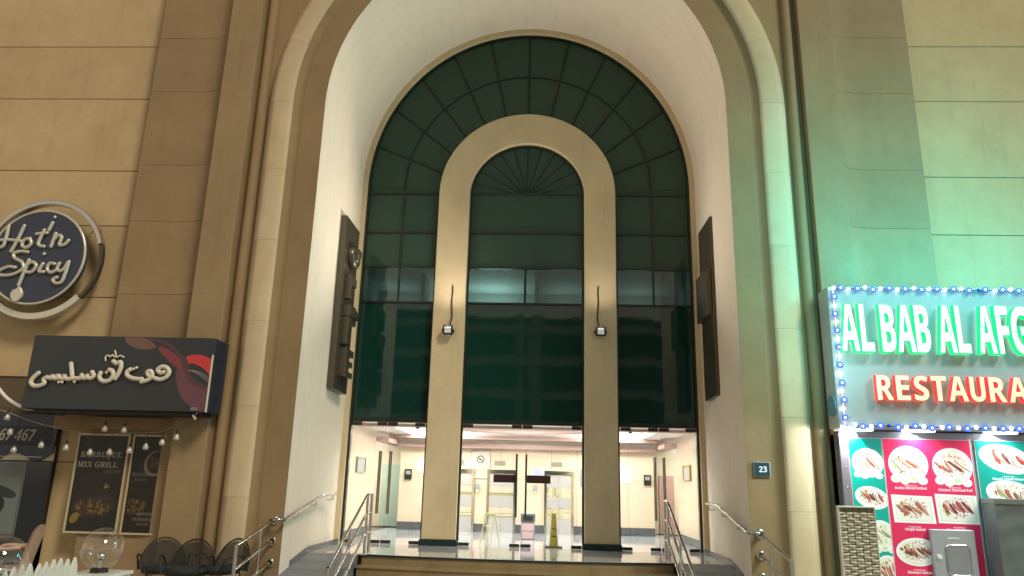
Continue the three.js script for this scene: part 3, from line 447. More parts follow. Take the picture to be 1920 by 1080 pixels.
{
  const t = thing('arabic_sign_box', 'dark navy box sign with raised cream Arabic lettering and a red ribbon motif', 'sign', [-6.0, 2.1, 3.66]);
  const x0 = -1.42, x1 = 1.42;
  part(t, 'box', rbx(x0, x1, 0, 1.12, 0.0, 0.5, 0.015), M.navy);
  part(t, 'back_frame', bx(x0 + 0.1, -0.7, 0.1, 1.0, -0.4, 0.0), M.black);
  part(t, 'face_print', sheet(x0 + 0.01, x1 - 0.01, 0.01, 1.11, 0.502), canvasMat(1024, 400, (g, w, h) => {
    g.fillStyle = '#2a3034'; g.fillRect(0, 0, w, h); const q = g.createLinearGradient(0, 0, w, h);
    const P = (u, v) => [(u - 165) / (1590 - 165) * w, (v - 100) / 560 * h]; // sign-face layout
    const blob = (c, a) => { g.fillStyle = c; g.beginPath(); a.forEach((p, i) => { if (!i) g.moveTo(...P(...p)); else if (p.length === 4) g.quadraticCurveTo(...P(p[0], p[1]), ...P(p[2], p[3])); else g.lineTo(...P(...p)); }); g.fill(); };
    blob('#6f524b', [[880, 100], [900, 190, 1060, 195], [1110, 190, 1140, 175], [1110, 130, 1040, 100]]);
    blob('#7c3640', [[1150, 170], [1190, 160, 1260, 200], [1380, 280, 1400, 360], [1300, 330, 1240, 270], [1180, 230, 1150, 170]]);
    blob('#c23a38', [[1380, 245], [1480, 200, 1590, 265], [1590, 265], [1590, 400], [1530, 300, 1410, 300]]);
    blob('#66404a', [[1320, 340], [1330, 500, 1420, 590], [1500, 640, 1545, 660], [1590, 660], [1590, 470], [1450, 460, 1400, 350]]);
    blob('#56343c', [[1030, 105], [1200, 95, 1290, 180], [1400, 260, 1420, 350], [1440, 420, 1570, 470], [1590, 490], [1480, 490, 1420, 420], [1380, 360, 1330, 250], [1250, 140, 1030, 105]]);
    g.strokeStyle = '#9a8486'; g.lineWidth = 3; for (let k = 0; k < 3; k++) { g.beginPath(); g.moveTo(...P(1410 + k * 8, 350)); g.quadraticCurveTo(...P(1500, 340 + k * 14), ...P(1590, 410 + k * 18)); g.stroke(); }
    g.strokeStyle = '#17191d'; g.lineWidth = 7; g.beginPath(); g.moveTo(...P(1420, 300)); g.quadraticCurveTo(...P(1520, 310), ...P(1590, 405)); g.stroke();
    g.fillStyle = '#7c6d74'; g.fillRect(...P(1470, 628), 40, 18);
  }, 0.32));
  part(t, 'edge_trim', bx(x1 - 0.018, x1 + 0.004, 0.0, 0.86, 0.495, 0.512), cream2);
  part(t, 'fascia_rail', [bx(x0 + 0.2, x1 - 0.1, -0.05, 0.0, 0.1, 0.42)], M.black);
  const A = [[[-5.43, 2.59], [-5.33, 2.57], [-5.24, 2.61], [-5.21, 2.69], [-5.26, 2.75], [-5.34, 2.76], [-5.39, 2.71], [-5.34, 2.67], [-5.29, 2.68]], [[-5.61, 2.53], [-5.51, 2.56], [-5.46, 2.62], [-5.49, 2.69], [-5.54, 2.68], [-5.52, 2.63], [-5.43, 2.59]],
    [[-5.61, 2.57], [-5.69, 2.57], [-5.79, 2.59], [-5.85, 2.63], [-5.85, 2.68], [-5.81, 2.71]], [[-6.02, 2.57], [-5.98, 2.65], [-5.96, 2.75], [-5.98, 2.82], [-6.04, 2.8], [-6.09, 2.83]],
    [[-6.26, 2.65], [-6.27, 2.59], [-6.21, 2.53], [-6.11, 2.54], [-6.06, 2.61], [-6.08, 2.68], [-6.13, 2.7]], [[-6.39, 2.66], [-6.36, 2.61], [-6.39, 2.57], [-6.45, 2.58], [-6.46, 2.63], [-6.46, 2.58], [-6.52, 2.57], [-6.54, 2.62], [-6.55, 2.57], [-6.64, 2.56]],
    [[-6.68, 2.56], [-6.71, 2.67], [-6.74, 2.78]], [[-6.67, 2.56], [-6.76, 2.55], [-6.8, 2.57], [-6.81, 2.62], [-6.81, 2.56], [-6.87, 2.56], [-6.91, 2.61], [-6.91, 2.56], [-6.97, 2.56], [-6.99, 2.61], [-7.0, 2.56], [-7.08, 2.57]],
    [[-7.08, 2.57], [-7.12, 2.54], [-7.1, 2.48], [-7.17, 2.44], [-7.26, 2.44], [-7.31, 2.49], [-7.29, 2.55], [-7.22, 2.63]]];
  const loc = (l) => l.map(([x, y]) => [x + 6.0, y - 2.1]);
  tubeRun(A.map(loc), 0.535, 0.034, cream2, t, 'letter');
  part(t, 'letter', loc([[-5.76, 2.72], [-5.72, 2.74], [-6.17, 2.66], [-6.64, 2.51], [-6.88, 2.5], [-6.83, 2.5]]).map(([x, y]) => ball([x, y, 0.535], 0.024)), cream2, 'dots of the cream Arabic lettering');
  tubeRun([[[-5.95, 2.9], [-6.01, 2.92], [-6.04, 2.9], [-6.08, 2.9], [-6.1, 2.9]], [[-6.06, 2.9], [-6.1, 2.99]], [[-6.1, 2.9], [-6.13, 2.93], [-6.16, 2.9], [-6.2, 2.92], [-6.23, 2.9], [-6.22, 2.84]]].map(loc), 0.525, 0.013, cream2, t, 'small_letter');
}
{ // shop window and banner at the far left
  const w = thing('shop_window', 'dark restaurant window at the left edge below the phone banner', 'window', [-7.36, 0, 3.23]);
  part(w, 'frame', [bx(-4.2, 0, 1.34, 1.36, -0.05, 0.03), bx(-0.03, 0, GY, 1.34, -0.05, 0.03), bx(-4.2, 0, GY, 0.2, -0.05, 0.03)], M.black);
  part(w, 'pane', bx(-4.2, -0.42, 0.2, 1.34, 0.02, 0.035), new THREE.MeshPhysicalMaterial({ color: C(0.12, 0.15, 0.15), roughness: 0.15, map: stuccoT }), 'grey frosted pane');
  part(w, 'pane', bx(-0.42, -0.03, 0.2, 1.34, 0.02, 0.03), new THREE.MeshPhysicalMaterial({ color: C(0.015, 0.022, 0.028), roughness: 0.08 }), 'dark clear pane');
  part(w, 'sticker', sheet(-1.15, -0.46, 0.25, 1.1, 0.0365), canvasMat(128, 160, (g, a, b) => { g.fillStyle = '#67756f'; g.fillRect(0, 0, a, b); g.fillStyle = '#2b3538'; g.beginPath(); g.ellipse(78, 42, 44, 14, 0.3, 0, 7); g.fill(); g.fillStyle = '#1d2426'; g.beginPath(); g.ellipse(50, 80, 40, 34, 0, 0, 7); g.fill(); g.fillStyle = '#5a6763'; g.beginPath(); g.ellipse(46, 78, 20, 18, 0, 0, 7); g.fill(); }, 0.4));
  const b = thing('phone_banner', 'dark navy banner with phone digits under the Arabic sign box', 'banner', [-8.1, 1.38, 3.26]);
  const s = new THREE.Shape(); s.moveTo(-3, 0.74); s.lineTo(0.74, 0.70); s.lineTo(0.72, 0.1); s.bezierCurveTo(0.6, 0.04, 0.5, -0.08, 0.38, -0.02); s.bezierCurveTo(0.2, 0.1, 0.02, 0.16, -0.12, 0); s.lineTo(-3, 0); s.closePath();
  const g = new THREE.ExtrudeGeometry(s, { depth: 0.03, bevelEnabled: false }); part(b, 'panel', g, M.navy);
  part(b, 'border', sheet(-1.2, 0.735, -0.06, 0.2, -0.004), std(C(0.5, 0.47, 0.36), 0.6), 'cream wave below the banner');
  const k = new THREE.PlaneGeometry(1.0, 0.3); k.translate(0.17, 0.36, 0.0325); part(b, 'print', k, canvasMat(560, 130, (c, W, H) => { c.fillStyle = '#1b2130'; c.fillRect(0, 0, W, H); c.fillStyle = '#9a948c'; c.font = 'bold italic 110px sans-serif'; c.fillText('467 467', -4, 98, 556); }, 0.5));
  const arc = thing('white_cable_loop', 'thick white cable hanging in a curve behind the Arabic sign box', 'cable', [-8.3, 2.5, 3.36]); part(arc, 'cable', tube([[-0.45, 0.35, 0], [-0.18, 0.05, 0.02], [0.1, -0.2, 0.02], [0.42, -0.33, 0.01], [0.8, -0.3, 0]], 0.028, 8, false, true), M.white);
}
const posterArt = [
  (g, w, h) => {
    g.fillStyle = '#2b2b26'; g.fillRect(0, 0, w, h); g.fillStyle = '#c3bcae'; g.font = 'bold 58px serif'; g.fillText('BARBEQUE', 28, 180, 330); g.fillText('MIX GRILL', 14, 258, 330); g.fillStyle = '#8f7a3c'; g.font = 'italic 40px serif'; g.fillText('platter', 240, 302);
    g.fillStyle = '#3d3a31'; g.beginPath(); g.ellipse(190, 560, 170, 80, -0.1, 0, 7); g.fill();
    const cs = ['#6a5428', '#7d6a3a', '#5a2f22', '#4a3a26', '#8c7a45', '#71452c']; for (let i = 0; i < 90; i++) { g.fillStyle = cs[i % 6]; g.beginPath(); g.ellipse(60 + rnd() * 260, 520 + rnd() * 90 + (i % 5) * 4, 6 + rnd() * 16, 5 + rnd() * 9, rnd() * 3, 0, 7); g.fill(); }
    g.fillStyle = '#a0843e'; g.beginPath(); g.ellipse(60, 650, 30, 44, 0.5, 0, 7); g.fill(); g.fillStyle = '#94804f'; g.beginPath(); g.moveTo(262, 380); g.lineTo(300, 412); g.lineTo(252, 424); g.fill(); g.strokeStyle = '#4d4636'; g.lineWidth = 5; for (let i = 0; i < 9; i++) { g.beginPath(); g.moveTo(200 + i * 16, 430 + rnd() * 60); g.lineTo(190 + i * 18, 520); g.stroke(); } },
  (g, w, h) => {
    g.fillStyle = '#27261f'; g.fillRect(0, 0, w, h); g.fillStyle = '#8e8578'; g.beginPath(); g.ellipse(190, 220, 84, 100, 0.2, 0, 7); g.fill(); g.fillStyle = '#332b22'; g.beginPath(); g.ellipse(200, 214, 72, 84, 0.2, 0, 7); g.fill(); for (let i = 0; i < 40; i++) { g.fillStyle = ['#5d4630', '#46342a', '#6e5b44'][i % 3]; g.beginPath(); g.ellipse(160 + rnd() * 80, 170 + rnd() * 90, 10, 7, rnd() * 3, 0, 7); g.fill(); }
    g.fillStyle = '#8d8478'; g.font = 'bold 34px serif'; g.fillText('MUTTON', 24, 320, 130); g.font = 'italic 30px serif'; g.fillText('Karahi', 42, 356);
    for (let i = 0; i < 70; i++) { g.fillStyle = ['#4a3522', '#6d5332', '#332619', '#7d6743'][i % 4]; g.beginPath(); g.ellipse(30 + rnd() * 130, 500 + rnd() * 110, 14, 10, rnd() * 3, 0, 7); g.fill(); }
    g.fillStyle = '#9b9284'; g.font = 'bold 30px serif'; g.fillText('MUTTON', 110, 620, 120); g.fillText('PESHAWARI', 80, 660, 170); g.font = 'italic 28px serif'; g.fillText('Karahi', 112, 694); }];
for (const [x0, x1, k, lab] of [[-6.87, -6.04, 0, 'framed dark poster of a barbeque mix grill platter beside the window'], [-5.99, -5.41, 1, 'framed dark poster of two mutton dishes beside the narrow pilaster']]) {
  const t = thing('menu_poster', lab, 'poster', [(x0 + x1) / 2, 0.3, 3.455], 0, 'framed dark menu posters on the pilaster'); const w = (x1 - x0) / 2, H = 1.49;
  t.userData.group = undefined; delete t.userData.group;
  part(t, 'print', [sheet(-w + 0.01, w - 0.01, 0.01, H - 0.01, 0.022)], canvasMat(k ? 280 : 400, 760, posterArt[k], 0.4, { color: C(0.6, 0.6, 0.6) }));  // grey tint puts the shade under the sign box into the print
  part(t, 'backing', bx(-w + 0.004, w - 0.004, 0.004, H - 0.004, 0.0, 0.02), M.black);
  const fm = std(C(0.50, 0.43, 0.28), 0.4); for (const q of [[-w, w, H - 0.028, H], [-w, w, 0, 0.028], [-w, -w + 0.026, 0.028, H - 0.028], [w - 0.026, w, 0.028, H - 0.028]]) part(t, 'frame', bx(...q, 0.0, 0.04), fm);
}
part(B, 'soffit_beam', bx(-7.3, -5.28, 1.86, 2.05, 3.4, 3.52), M.pil);
{ // string of clear hanging bulbs
  const t = thing('string_lights', 'sagging wire with clear unlit glass bulbs across the dark posters', 'string lights', [0, 0, 3.95]);
  const cab = [[-8.4, 2.2, 0], [-7.93, 2.1, 0], [-7.16, 1.88, 0], [-6.6, 1.78, -0.2], [-6.0, 1.80, -0.3], [-5.4, 1.84, -0.2], [-4.95, 2.02, -0.05]]; part(t, 'wire', tube(cab, 0.006, 5, false, true), std(C(0.35, 0.33, 0.28), 0.6));
  part(t, 'wire', tube([[-8.4, 1.40, 0], [-7.6, 1.40, 0], [-7.1, 1.4, 0]], 0.005, 5, false, true), std(C(0.35, 0.33, 0.28), 0.6));
  const bm = new THREE.MeshPhysicalMaterial({ color: C(0.95, 0.93, 0.88), roughness: 0.06, transmission: 0.7, thickness: 0, ior: 1.5 });
  for (const [x, y] of [[-7.66, 1.76], [-7.14, 1.58], [-6.75, 1.55], [-6.37, 1.49], [-6.07, 1.50], [-5.77, 1.53], [-5.53, 1.59], [-5.29, 1.66], [-5.08, 1.74], [-7.75, 1.98], [-7.55, 1.5], [-6.2, 1.84], [-5.9, 1.83]]) {
    const sag = x < -6 ? 1.8 + Math.max(0, (-6.6 - x)) * 0.25 : 1.82; const b = part(t, 'bulb', (() => { const g = new THREE.LatheGeometry([[0.001, -0.05], [0.03, -0.044], [0.042, -0.02], [0.04, 0.005], [0.022, 0.04], [0.016, 0.055]].map((p) => new THREE.Vector2(...p)), 14); g.translate(x, y, 0); return g; })(), bm);
    part(b, 'socket', [(() => { const g = new THREE.CylinderGeometry(0.018, 0.02, 0.05, 10); g.translate(x, y + 0.075, 0); return g; })(), rod([x, y + 0.1, 0], [x + 0.01, Math.max(sag, y + 0.14), 0], 0.004, 5)], M.black);
    part(b, 'filament', rod([x, y - 0.02, 0], [x, y + 0.02, 0], 0.012, 6), std(C(0.85, 0.78, 0.6), 0.3, { metalness: 0.6 }));
  }
  const f = thing('wall_spotlight', 'tiny silver spotlight under the right end of the Arabic sign box', 'spotlight', [-4.76, 2.03, 4.1]); part(f, 'head', (() => { const g = new THREE.CylinderGeometry(0.03, 0.045, 0.09, 12); g.rotateZ(0.8); return g; })(), M.chrome); part(f, 'bracket', rod([0, 0, 0], [0.01, 0.06, 0], 0.008), M.chrome);
}

// ---------- left foreground ----------
const picketMat = std(C(0.70, 0.71, 0.66), 0.55, { map: stuccoT });
{
  const f = thing('picket_fence', 'white pointed picket fence between the two globe lamp posts', 'fence', [-4.36, GY, 7.2]);
  for (let i = 0; i < 10; i++) {
    const s = new THREE.Shape(); const w = 0.050; s.moveTo(-w, 0); s.lineTo(w, 0); s.lineTo(w, 0.72); s.quadraticCurveTo(w * 0.7, 0.79, 0, 0.835); s.quadraticCurveTo(-w * 0.7, 0.79, -w, 0.72); s.closePath();
    const g = new THREE.ExtrudeGeometry(s, { depth: 0.016, bevelEnabled: true, bevelSize: 0.004, bevelThickness: 0.004, bevelSegments: 1 }); g.rotateY(Math.PI / 2); g.rotateX(rr(-0.015, 0.015)); g.translate(0.02, rr(-0.01, 0.01), 0.02 + i * 0.112); part(f, 'picket', uvm(g), picketMat);
  }
  for (const y of [0.22, 0.62]) part(f, 'rail', rbx(-0.02, 0.012, y, y + 0.07, 0, 1.15, 0.004), picketMat);
}
const glassBall = new THREE.MeshPhysicalMaterial({ color: C(1, 1, 1), transmission: 1, roughness: 0.0, thickness: 0, ior: 1.9, specularIntensity: 1 });
function globePost(x, z, lab1, lab2) {
  const p = thing('planter_post', lab1, 'post', [x, GY - 0.05, z]);
  part(p, 'box', rbx(-0.2, 0.2, 0, 0.70, -0.24, 0.24, 0.008), std(C(0.56, 0.5, 0.36), 0.6, { map: stuccoT })); part(p, 'cap', rbx(-0.23, 0.23, 0.68, 0.715, -0.27, 0.27, 0.006), picketMat); part(p, 'side_board', rbx(0.2, 0.215, 0.02, 0.675, -0.23, 0.23, 0.004), picketMat, 'white painted board on the side');
  const g = thing('globe_lamp', lab2, 'lamp', [x, GY + 0.665, z]);
  part(g, 'globe', [ball([0, 0.235, 0], 0.213, 40)], glassBall); part(g, 'base', (() => { const c = new THREE.CylinderGeometry(0.085, 0.09, 0.04, 24); c.translate(0, 0.02, 0); return c; })(), M.black);
  part(g, 'bulb_holder', [rod([0, 0.03, 0], [0, 0.12, 0], 0.022), ball([0, 0.16, 0], 0.042)], M.chrome);
}
globePost(-4.22, 6.95, 'cream box post with white top at the right end of the picket fence', 'clear glass globe lamp on the post right of the picket fence');
globePost(-4.32, 8.32, 'cream box post at the left end of the picket fence', 'clear glass globe lamp cut by the left edge of the photo');
{
  const c = thing('plastic_chair', 'pinkish beige plastic armchair behind the picket fence', 'chair', [-6.62, GY + 0.02, 5.0], 0.25); const m = std(C(0.55, 0.38, 0.27), 0.3);
  const back = []; for (let i = 0; i <= 8; i++) { const t = i / 8, r = []; for (let k = 0; k <= 8; k++) { const a = (k / 8 - 0.5) * 2.0; r.push([0.2 + 0.05 * Math.cos(a) + 0.10 * t, 0.42 + 0.55 * t - 0.10 * t * (2 * (k / 8 - 0.5)) ** 2, 0.24 * Math.sin(a)]); } back.push(r); }
  part(c, 'backrest', uvm(toCreasedNormals(strips(back), 1)), m); const bk2 = back.map((r) => r.map(([x, y, z]) => [x + 0.018, y, z])); part(c, 'backrest_shell', uvm(toCreasedNormals(strips(bk2), 1)), m);
  part(c, 'seat', rbx(-0.24, 0.26, 0.40, 0.43, -0.23, 0.23, 0.012), m);
  for (const s of [-1, 1]) { part(c, 'armrest', [tube([[0.25, 0.7, s * 0.24], [0.1, 0.68, s * 0.27], [-0.18, 0.66, s * 0.27], [-0.22, 0.5, s * 0.26], [-0.22, 0.42, s * 0.24]], 0.024, 8, false, true)], m); for (const x of [-0.21, 0.23]) part(c, 'leg', rod([x, 0.41, s * 0.2], [x * 1.15, 0, s * 0.24], 0.02), m); }
}
const mesh_ = new THREE.MeshStandardMaterial({ color: C(0.02, 0.02, 0.015), roughness: 0.8, transparent: true, opacity: 0.62 });
[[-4.72, 4.55, 0.5, 'dark round backed mesh chair nearest the posters'], [-4.3, 4.75, 0.1, 'dark round backed mesh chair in the middle of three by the arch'], [-3.96, 4.45, -0.35, 'dark round backed mesh chair beside the ramp railing']].forEach(([x, z, turn, lab], i) => {
  const c = thing('mesh_chair', lab, 'chair', [x, GY, z], turn, undefined); const hoop = []; for (let k = 0; k <= 16; k++) { const a = Math.PI * k / 16; hoop.push([0.3 * Math.cos(a), 0.42 + 0.40 * Math.sin(a), -0.18 - 0.12 * Math.sin(a)]); }
  part(c, 'hoop', tube(hoop, 0.013, 6, false, true), M.black);
  const s = new THREE.Shape(); for (let k = 0; k <= 16; k++) { const a = Math.PI * k / 16; s[k ? 'lineTo' : 'moveTo'](0.29 * Math.cos(a), 0.39 * Math.sin(a)); } s.closePath(); const g = new THREE.ExtrudeGeometry(s, { depth: 0.006, bevelEnabled: false }); g.rotateX(-0.29); g.translate(0, 0.42, -0.185); part(c, 'mesh_back', g, mesh_);
  part(c, 'seat', (() => { const g = new THREE.CylinderGeometry(0.28, 0.26, 0.05, 24); g.translate(0, 0.42, 0.02); return g; })(), M.black); part(c, 'seat_pad', (() => { const g = new THREE.CylinderGeometry(0.25, 0.26, 0.05, 24); g.translate(0, 0.47, 0.02); return g; })(), std(C(0.02, 0.025, 0.022), 0.9));
  part(c, 'arm', tube([[-0.3, 0.42, -0.18], [-0.33, 0.62, -0.02], [-0.28, 0.6, 0.22], [-0.22, 0.42, 0.26]], 0.012, 6, false, true), M.black); part(c, 'arm', tube([[0.3, 0.42, -0.18], [0.33, 0.62, -0.02], [0.28, 0.6, 0.22], [0.22, 0.42, 0.26]], 0.012, 6, false, true), M.black);
  for (const [u, v] of [[-0.2, -0.18], [0.2, -0.18], [-0.2, 0.2], [0.2, 0.2]]) part(c, 'leg', rod([u * 0.9, 0.42, v * 0.9], [u * 1.15, 0, v * 1.15], 0.012), M.black);
});

// ---------- right restaurant ----------
const font = await new FontLoader().loadAsync('fonts/droid/droid_sans_bold.typeface.json');
const SX = 4.66, SZ = 4.10;
{
  const t = thing('restaurant_sign_box', 'large grey illuminated box sign with white and yellow restaurant lettering', 'sign', [SX, 2.08, 3.26]);
  part(t, 'box', rbx(0, 5.4, 0, 2.10, 0.45, 0.835, 0.02), M.sign); part(t, 'back_frame', bx(0.15, 5.3, 0.1, 2.0, 0.0, 0.45), M.grey);
  const zf = 0.835;
  const whiteFace = glow(C(0.93, 1, 0.97), 1.6), greenSide = glow(C(0.0, 1, 0.26), 1.05, 0.05), yellowFace = glow(C(1, 0.76, 0.16), 0.95), redSide = glow(C(1, 0.03, 0.05), 1.1, 0.05);
  const letter = (ch, x, w, y, h, face, sideM, depth) => { // one raised letter fitted to its own width and height
    const g = new TextGeometry(ch, { font, size: 1, depth, curveSegments: 5, bevelEnabled: true, bevelSize: 0.022, bevelThickness: 0.004, bevelSegments: 1 }); g.computeBoundingBox(); const b = g.boundingBox;
    g.translate(-b.min.x, -b.min.y, 0); g.scale(w / (b.max.x - b.min.x), h / (b.max.y - b.min.y), 1); g.translate(x, y, zf + 0.035); part(t, 'letter', g, [face, sideM]);
  };
  const top = [['A', 0.09, 0.265], ['L', 0.375, 0.19], ['B', 0.67, 0.21], ['A', 0.895, 0.265], ['B', 1.165, 0.21], ['A', 1.485, 0.255], ['L', 1.75, 0.185], ['A', 2.05, 0.25], ['F', 2.325, 0.185], ['G', 2.53, 0.27], ['H', 2.84, 0.24], ['A', 3.1, 0.265], ['N', 3.39, 0.24]];
  for (const [c, x, w] of top) letter(c, x, w, 1.085, 0.725, whiteFace, greenSide, 0.10);
  const bottom = [['R', 0.535, 0.235], ['E', 0.805, 0.2], ['S', 1.055, 0.215], ['T', 1.30, 0.225], ['A', 1.54, 0.275], ['U', 1.84, 0.22], ['R', 2.105, 0.245], ['A', 2.375, 0.275], ['N', 2.68, 0.23], ['T', 2.94, 0.225]];
  for (const [c, x, w] of bottom) letter(c, x, w, 0.395, 0.365, yellowFace, redSide, 0.08);
  const gl = new THREE.RectAreaLight(C(0.1, 1, 0.55), 1.2, 2.9, 0.7); gl.position.set(SX + 1.6, 2.08 + 1.45, SZ + 0.14); gl.lookAt(SX + 1.6, 3.53, 20); scene.add(gl);
  const rl = new THREE.RectAreaLight(C(1, 0.5, 0.2), 0.4, 2.4, 0.36); rl.position.set(SX + 1.8, 2.68, SZ + 0.12); rl.lookAt(SX + 1.8, 2.68, 20); scene.add(rl);
  const d = new THREE.CylinderGeometry(0.155, 0.155, 0.02, 32); d.rotateZ(Math.PI / 2); d.translate(-0.012, 0.33, 0.66); part(t, 'reflector_disc', d, std(C(0.10, 0.24, 0.34), 0.2));
  // downlights under the box
  for (const x of [0.28, 1.15, 2.3, 3.9]) {
    part(t, 'downlight', rbx(x - 0.22, x + 0.22, -0.03, 0.0, 0.70, 0.80, 0.008), glow(C(0.95, 0.97, 1), 2.5));
    const l = new THREE.RectAreaLight(C(0.95, 0.96, 1), x < 0.5 ? 330 : 115, 0.44, 0.1); l.position.set(SX + x, 2.04, 4.01); l.lookAt(SX + x - (x < 0.5 ? 2.2 : 0.4), 0, x < 0.5 ? 3.75 : 4.25); scene.add(l);
  }
}
{ // blue and white light string round the sign
  const t = thing('led_border', 'string of blue and white lights round the edge of the restaurant sign', 'string lights', [SX, 2.08, SZ + 0.01]);
  const pts = []; for (let i = 0; i <= 44; i++) pts.push([0.07 + i * 0.118, 2.07 + 0.012 * Math.sin(i * 2.1)]); for (let i = 1; i <= 15; i++) pts.push([0.075 + 0.004 * Math.sin(i * 3), 2.06 - i * 0.128]); for (let i = 1; i <= 44; i++) pts.push([0.08 + i * 0.121, 0.035 + 0.008 * Math.sin(i * 1.7)]);
  const blue = glow(C(0.015, 0.10, 1.0), 1.3, 0.1), wht = glow(C(0.8, 0.88, 1), 9), hold = std(C(0.02, 0.05, 0.35), 0.3);
  const bg = new THREE.SphereGeometry(0.012, 8, 6), wg = new THREE.SphereGeometry(0.026, 8, 6), hg = new THREE.TorusGeometry(0.034, 0.018, 5, 10);
  pts.forEach(([x, y], i) => { const dead = rnd() < 0.05; x += rr(-0.012, 0.012); y += rr(-0.008, 0.008); const b = part(t, 'bulb', i % 2 ? bg : wg, dead ? hold : wht); b.position.set(x, y, 0.035); if (i % 2) { const h = part(t, 'bulb_holder', hg, dead ? hold : blue); h.position.set(x, y, 0.03); } });
  part(t, 'cable', tube([[0.07, 2.07, 0.012], [5.25, 2.07, 0.012]], 0.01, 5), hold); part(t, 'cable', rod([0.075, 2.05, 0.012], [0.078, 0.03, 0.012], 0.01, 5)); part(t, 'cable', rod([0.078, 0.035, 0.012], [5.35, 0.035, 0.012], 0.01, 5), hold);
  for (const x of [0.7, 1.5, 2.3, 3.1, 3.9]) { const l = new THREE.PointLight(C(0.0, 0.74, 0.95), 1.5, 0); l.position.set(SX + x, 4.55, SZ + 0.1); l.shadow.radius = 10; scene.add(l); }
  for (const [x, k] of [[-0.4, 8], [0.9, 11], [2.2, 11], [3.6, 11]]) { const l = new THREE.PointLight(C(0.0, 0.74, 0.80), k, 0); l.position.set(SX + x, 5.2, SZ + 1.7); l.shadow.radius = 12; scene.add(l); }
  { const l = new THREE.PointLight(C(0.4, 1.0, 0.95), 2.4, 0); l.position.set(SX - 0.15, 3.0, SZ + 0.75); l.shadow.radius = 8; scene.add(l); }
}
const foodSheet = (bg, items) => (g, w, h) => {
  g.fillStyle = bg; g.fillRect(0, 0, w, h);
  g.fillStyle = 'rgba(255,255,255,0.10)'; for (let i = 0; i < 14; i++) { g.beginPath(); g.arc(rnd() * w, rnd() * h, 3 + rnd() * 5, 0, 7); g.fill(); }
  for (const [kind, x, y, rw, rh, cols, cap] of items) {
    g.save(); g.translate(x, y); if (kind === 'tilt') g.rotate(0.22);
    const plate = (k, c) => { g.fillStyle = c; g.beginPath(); if (kind === 'tray') { g.moveTo(-rw * k, -rh * k); g.lineTo(rw * k * 0.97, -rh * k * 0.92); g.lineTo(rw * k * 1.04, rh * k); g.lineTo(-rw * k * 0.95, rh * k * 0.96); g.closePath(); } else g.ellipse(0, 0, rw * k, rh * k, 0, 0, 7); g.fill(); };
    plate(1.08, '#fbf8f3'); plate(0.93, '#e6dfd6'); plate(0.88, '#f6f0e7');
    const inP = () => { const a = rnd() * 6.283, q = Math.sqrt(rnd()) * 0.74; return [Math.cos(a) * q * rw, Math.sin(a) * q * rh - rh * 0.06]; };
    for (let i = 0; i < 260; i++) { const [u, v] = inP(); g.fillStyle = cols[(i * 7) % cols.length]; g.globalAlpha = 0.75; g.beginPath(); g.ellipse(u, v, 2 + rnd() * 4, 1.2 + rnd() * 2, rnd() * 3, 0, 7); g.fill(); } g.globalAlpha = 1;
    const n = kind === 'leafy' ? 4 : 7; // grilled pieces with a dark edge and a light top
    for (let i = 0; i < n; i++) { const u = rw * (-0.55 + 1.1 * i / (n - 1)), v = rh * (rnd() * 0.3 - 0.2), an = 0.5 + rnd() * 0.6, L = rh * (0.42 + rnd() * 0.2), T = Math.max(5, rw * 0.085);
      g.save(); g.translate(u, v); g.rotate(an); g.fillStyle = '#6b2f28'; g.beginPath(); g.ellipse(0, 1.5, L, T, 0, 0, 7); g.fill(); g.fillStyle = cols[i % cols.length]; g.beginPath(); g.ellipse(0, -0.5, L * 0.92, T * 0.78, 0, 0, 7); g.fill(); g.strokeStyle = 'rgba(70,25,20,0.55)'; g.lineWidth = 1.6; for (let q = -2; q < 3; q++) { g.beginPath(); g.moveTo(q * L * 0.3, -T * 0.7); g.lineTo(q * L * 0.3 + 3, T * 0.6); g.stroke(); } g.fillStyle = 'rgba(255,235,220,0.5)'; g.beginPath(); g.ellipse(-L * 0.2, -T * 0.35, L * 0.35, T * 0.2, 0, 0, 7); g.fill(); g.restore(); }
    for (let i = 0; i < 9; i++) { const a = 2.2 + rnd() * 2.6; g.fillStyle = ['#9cbf62', '#c6d98c', '#d2473c', '#e9e4c8'][i % 4]; g.beginPath(); g.ellipse(Math.cos(a) * rw * 0.7, Math.sin(a) * rh * 0.62, 5 + rnd() * 6, 4 + rnd() * 4, a, 0, 7); g.fill(); }
    if (kind === 'leafy') for (let i = 0; i < 4; i++) { const u = -rw * 0.75 + i * rw * 0.48, v = rh * (0.86 + 0.1 * (i % 2)); g.fillStyle = '#fbf8f3'; g.beginPath(); g.ellipse(u, v, rw * 0.27, rh * 0.24, 0, 0, 7); g.fill(); g.fillStyle = ['#e3ead0', '#f3e2cf', '#d5e2b6', '#efe9dc'][i]; g.beginPath(); g.ellipse(u, v, rw * 0.19, rh * 0.15, 0, 0, 7); g.fill(); }
    g.restore();
    g.fillStyle = '#fff'; g.textAlign = 'center'; if (cap) { g.font = 'bold 19px sans-serif'; g.fillText(cap, x, y + rh + 46); for (let i = 0; i < 6; i++) { g.beginPath(); g.arc(x - 30 + i * 12, y + rh + 22, 4 + (i * 5) % 3, 0.2, 3.2); g.lineWidth = 2.5; g.strokeStyle = '#fff'; g.stroke(); } }
  }
};
const meat = ['#c56a5a', '#e3a090', '#8d3a34', '#f0d9c4', '#d98b6a'], salad = ['#e8d6c4', '#b9c98a', '#d8584a', '#efe6da', '#8a5a4a'], rice = ['#f0e6da', '#c84a42', '#e2bfa8', '#5a3a34', '#ddd0c0'];
